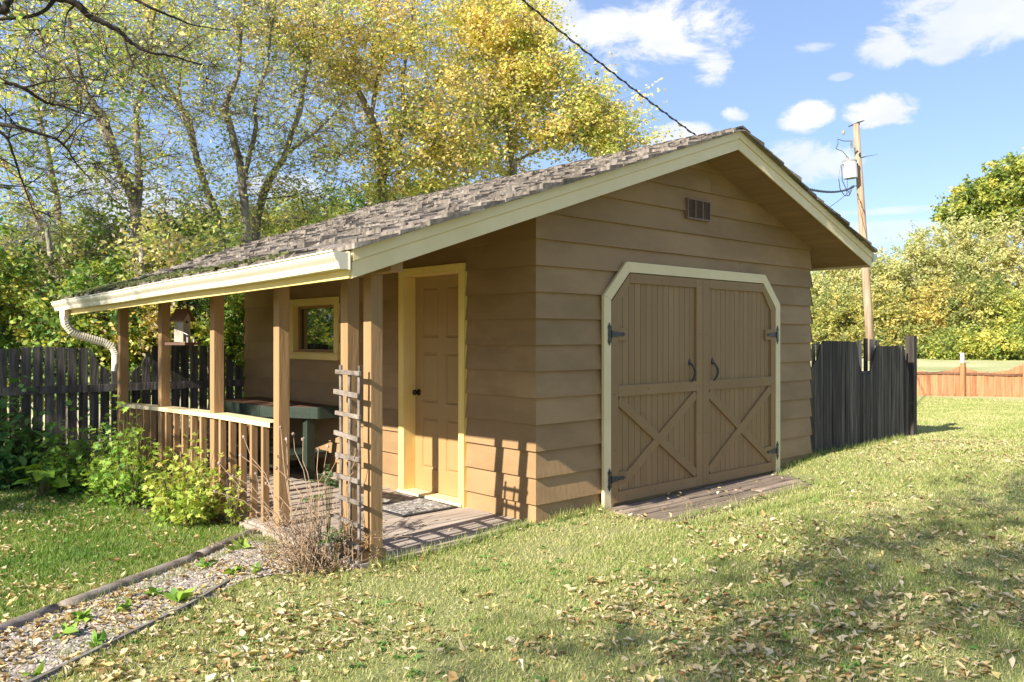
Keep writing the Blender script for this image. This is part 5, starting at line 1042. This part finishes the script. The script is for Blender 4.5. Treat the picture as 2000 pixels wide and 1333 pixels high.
dn = vnoise(x, y, .9, 21) * .6 + vnoise(x, y, .3, 22) * .4; rc = (x - CAM[0]) * RT[0] + (y - CAM[1]) * RT[1]; fc = (x - CAM[0]) * FW[0] + (y - CAM[1]) * FW[1]
prob = np.clip((dn - .18) * 2.0, .06, 1) * (.34 + .52 * (1 - sstep(fc, 3.5, 8))) ; nearwall = (y > -1.1) & (x > -1.2) & (x < 4.4); prob = prob * np.where(nearwall, .25, 1)
k = rng.uniform(0, 1, len(x)) < prob; x, y, r = x[k], y[k], r[k]; n = len(x)
fallen(x, y, .004 + rng.uniform(0, .020, n), (.016 + .040 * rng.uniform(0, 1, n) ** 1.7), np.clip(rng.normal(.58, .24, n), 0, 1), 'fallen_leaves', 'curled tan and yellow fallen leaves scattered over the lawn')
# leaves caught on deck, ramp and gravel
x = np.concatenate([rng.uniform(.8, 3.5, 60), rng.uniform(-1.6, -.1, 26)]); y = np.concatenate([rng.uniform(-.95, -.08, 60), rng.uniform(0, 2.6, 26)]); lift = np.where(x > .5, .046, 0) - gz(x, y) * 1.0 + .004
fallen(x, y, lift, rng.uniform(.02, .045, len(x)), np.clip(rng.normal(.55, .25, len(x)), 0, 1), 'leaf_litter', 'a few dry leaves caught on the porch deck and plank platform')
# pebbles
x = rng.uniform(-4.6, -1.5, 60000); y = rng.uniform(-1.1, 1.4, 60000); k = in_gravel(x, y) ; x, y = x[k][:17000], y[k][:17000]; n = len(x); s = rng.uniform(.006, .015, n)
o = np.array([(1, 0, 0), (0, 1, 0), (-1, 0, 0), (0, -1, 0), (0, 0, .7), (.7, .7, .25), (-.7, .7, .3), (-.7, -.7, .25), (.7, -.7, .3)]); th = rng.uniform(0, 6.28, n); c, s_ = np.cos(th), np.sin(th); el_ = rng.uniform(.6, 1, n); V = np.zeros((n, 9, 3)); z = gz(x, y) + .008
for i, (a, b, q) in enumerate(o): lx, ly = a * s * rng.uniform(.85, 1.15, n), b * s * el_; V[:, i] = np.stack([x + lx * c - ly * s_, y + lx * s_ + ly * c, z + q * s + rng.uniform(0, .003, n)], 1)
F0 = np.array([[0, 5, 4], [5, 1, 4], [1, 6, 4], [6, 2, 4], [2, 7, 4], [7, 3, 4], [3, 8, 4], [8, 0, 4]]); F = (F0[None] + (np.arange(n) * 9)[:, None, None]).reshape(-1, 3)
tag(fast('gravel', V.reshape(-1, 3), F, M['gravel'], np.repeat(rng.uniform(0, 1, n), 8), smooth=True), 'pale pebbles filling the narrow bed between timbers and lawn', 'gravel', kind='stuff')
x = rng.uniform(-4.6, -1.5, 5200); y = rng.uniform(-1.1, 1.4, 5200); k = in_gravel(x, y) & (vnoise(x, y, .3, 31) > .38); x, y = x[k], y[k]; xb = rng.uniform(-2.4, -1.7, 500); yb = rng.uniform(1.4, 4.6, 500); kb = in_bed(xb, yb); x = np.concatenate([x, xb[kb], rng.normal(-1.75, .15, 200)]); y = np.concatenate([y, yb[kb], rng.normal(.2, .22, 200)])
fallen(x, y, .016, rng.uniform(.018, .045, len(x)), np.clip(rng.normal(.50, .27, len(x)), 0, 1), 'bed_leaf_litter', 'dry leaves lying on the gravel and under the shrubs')
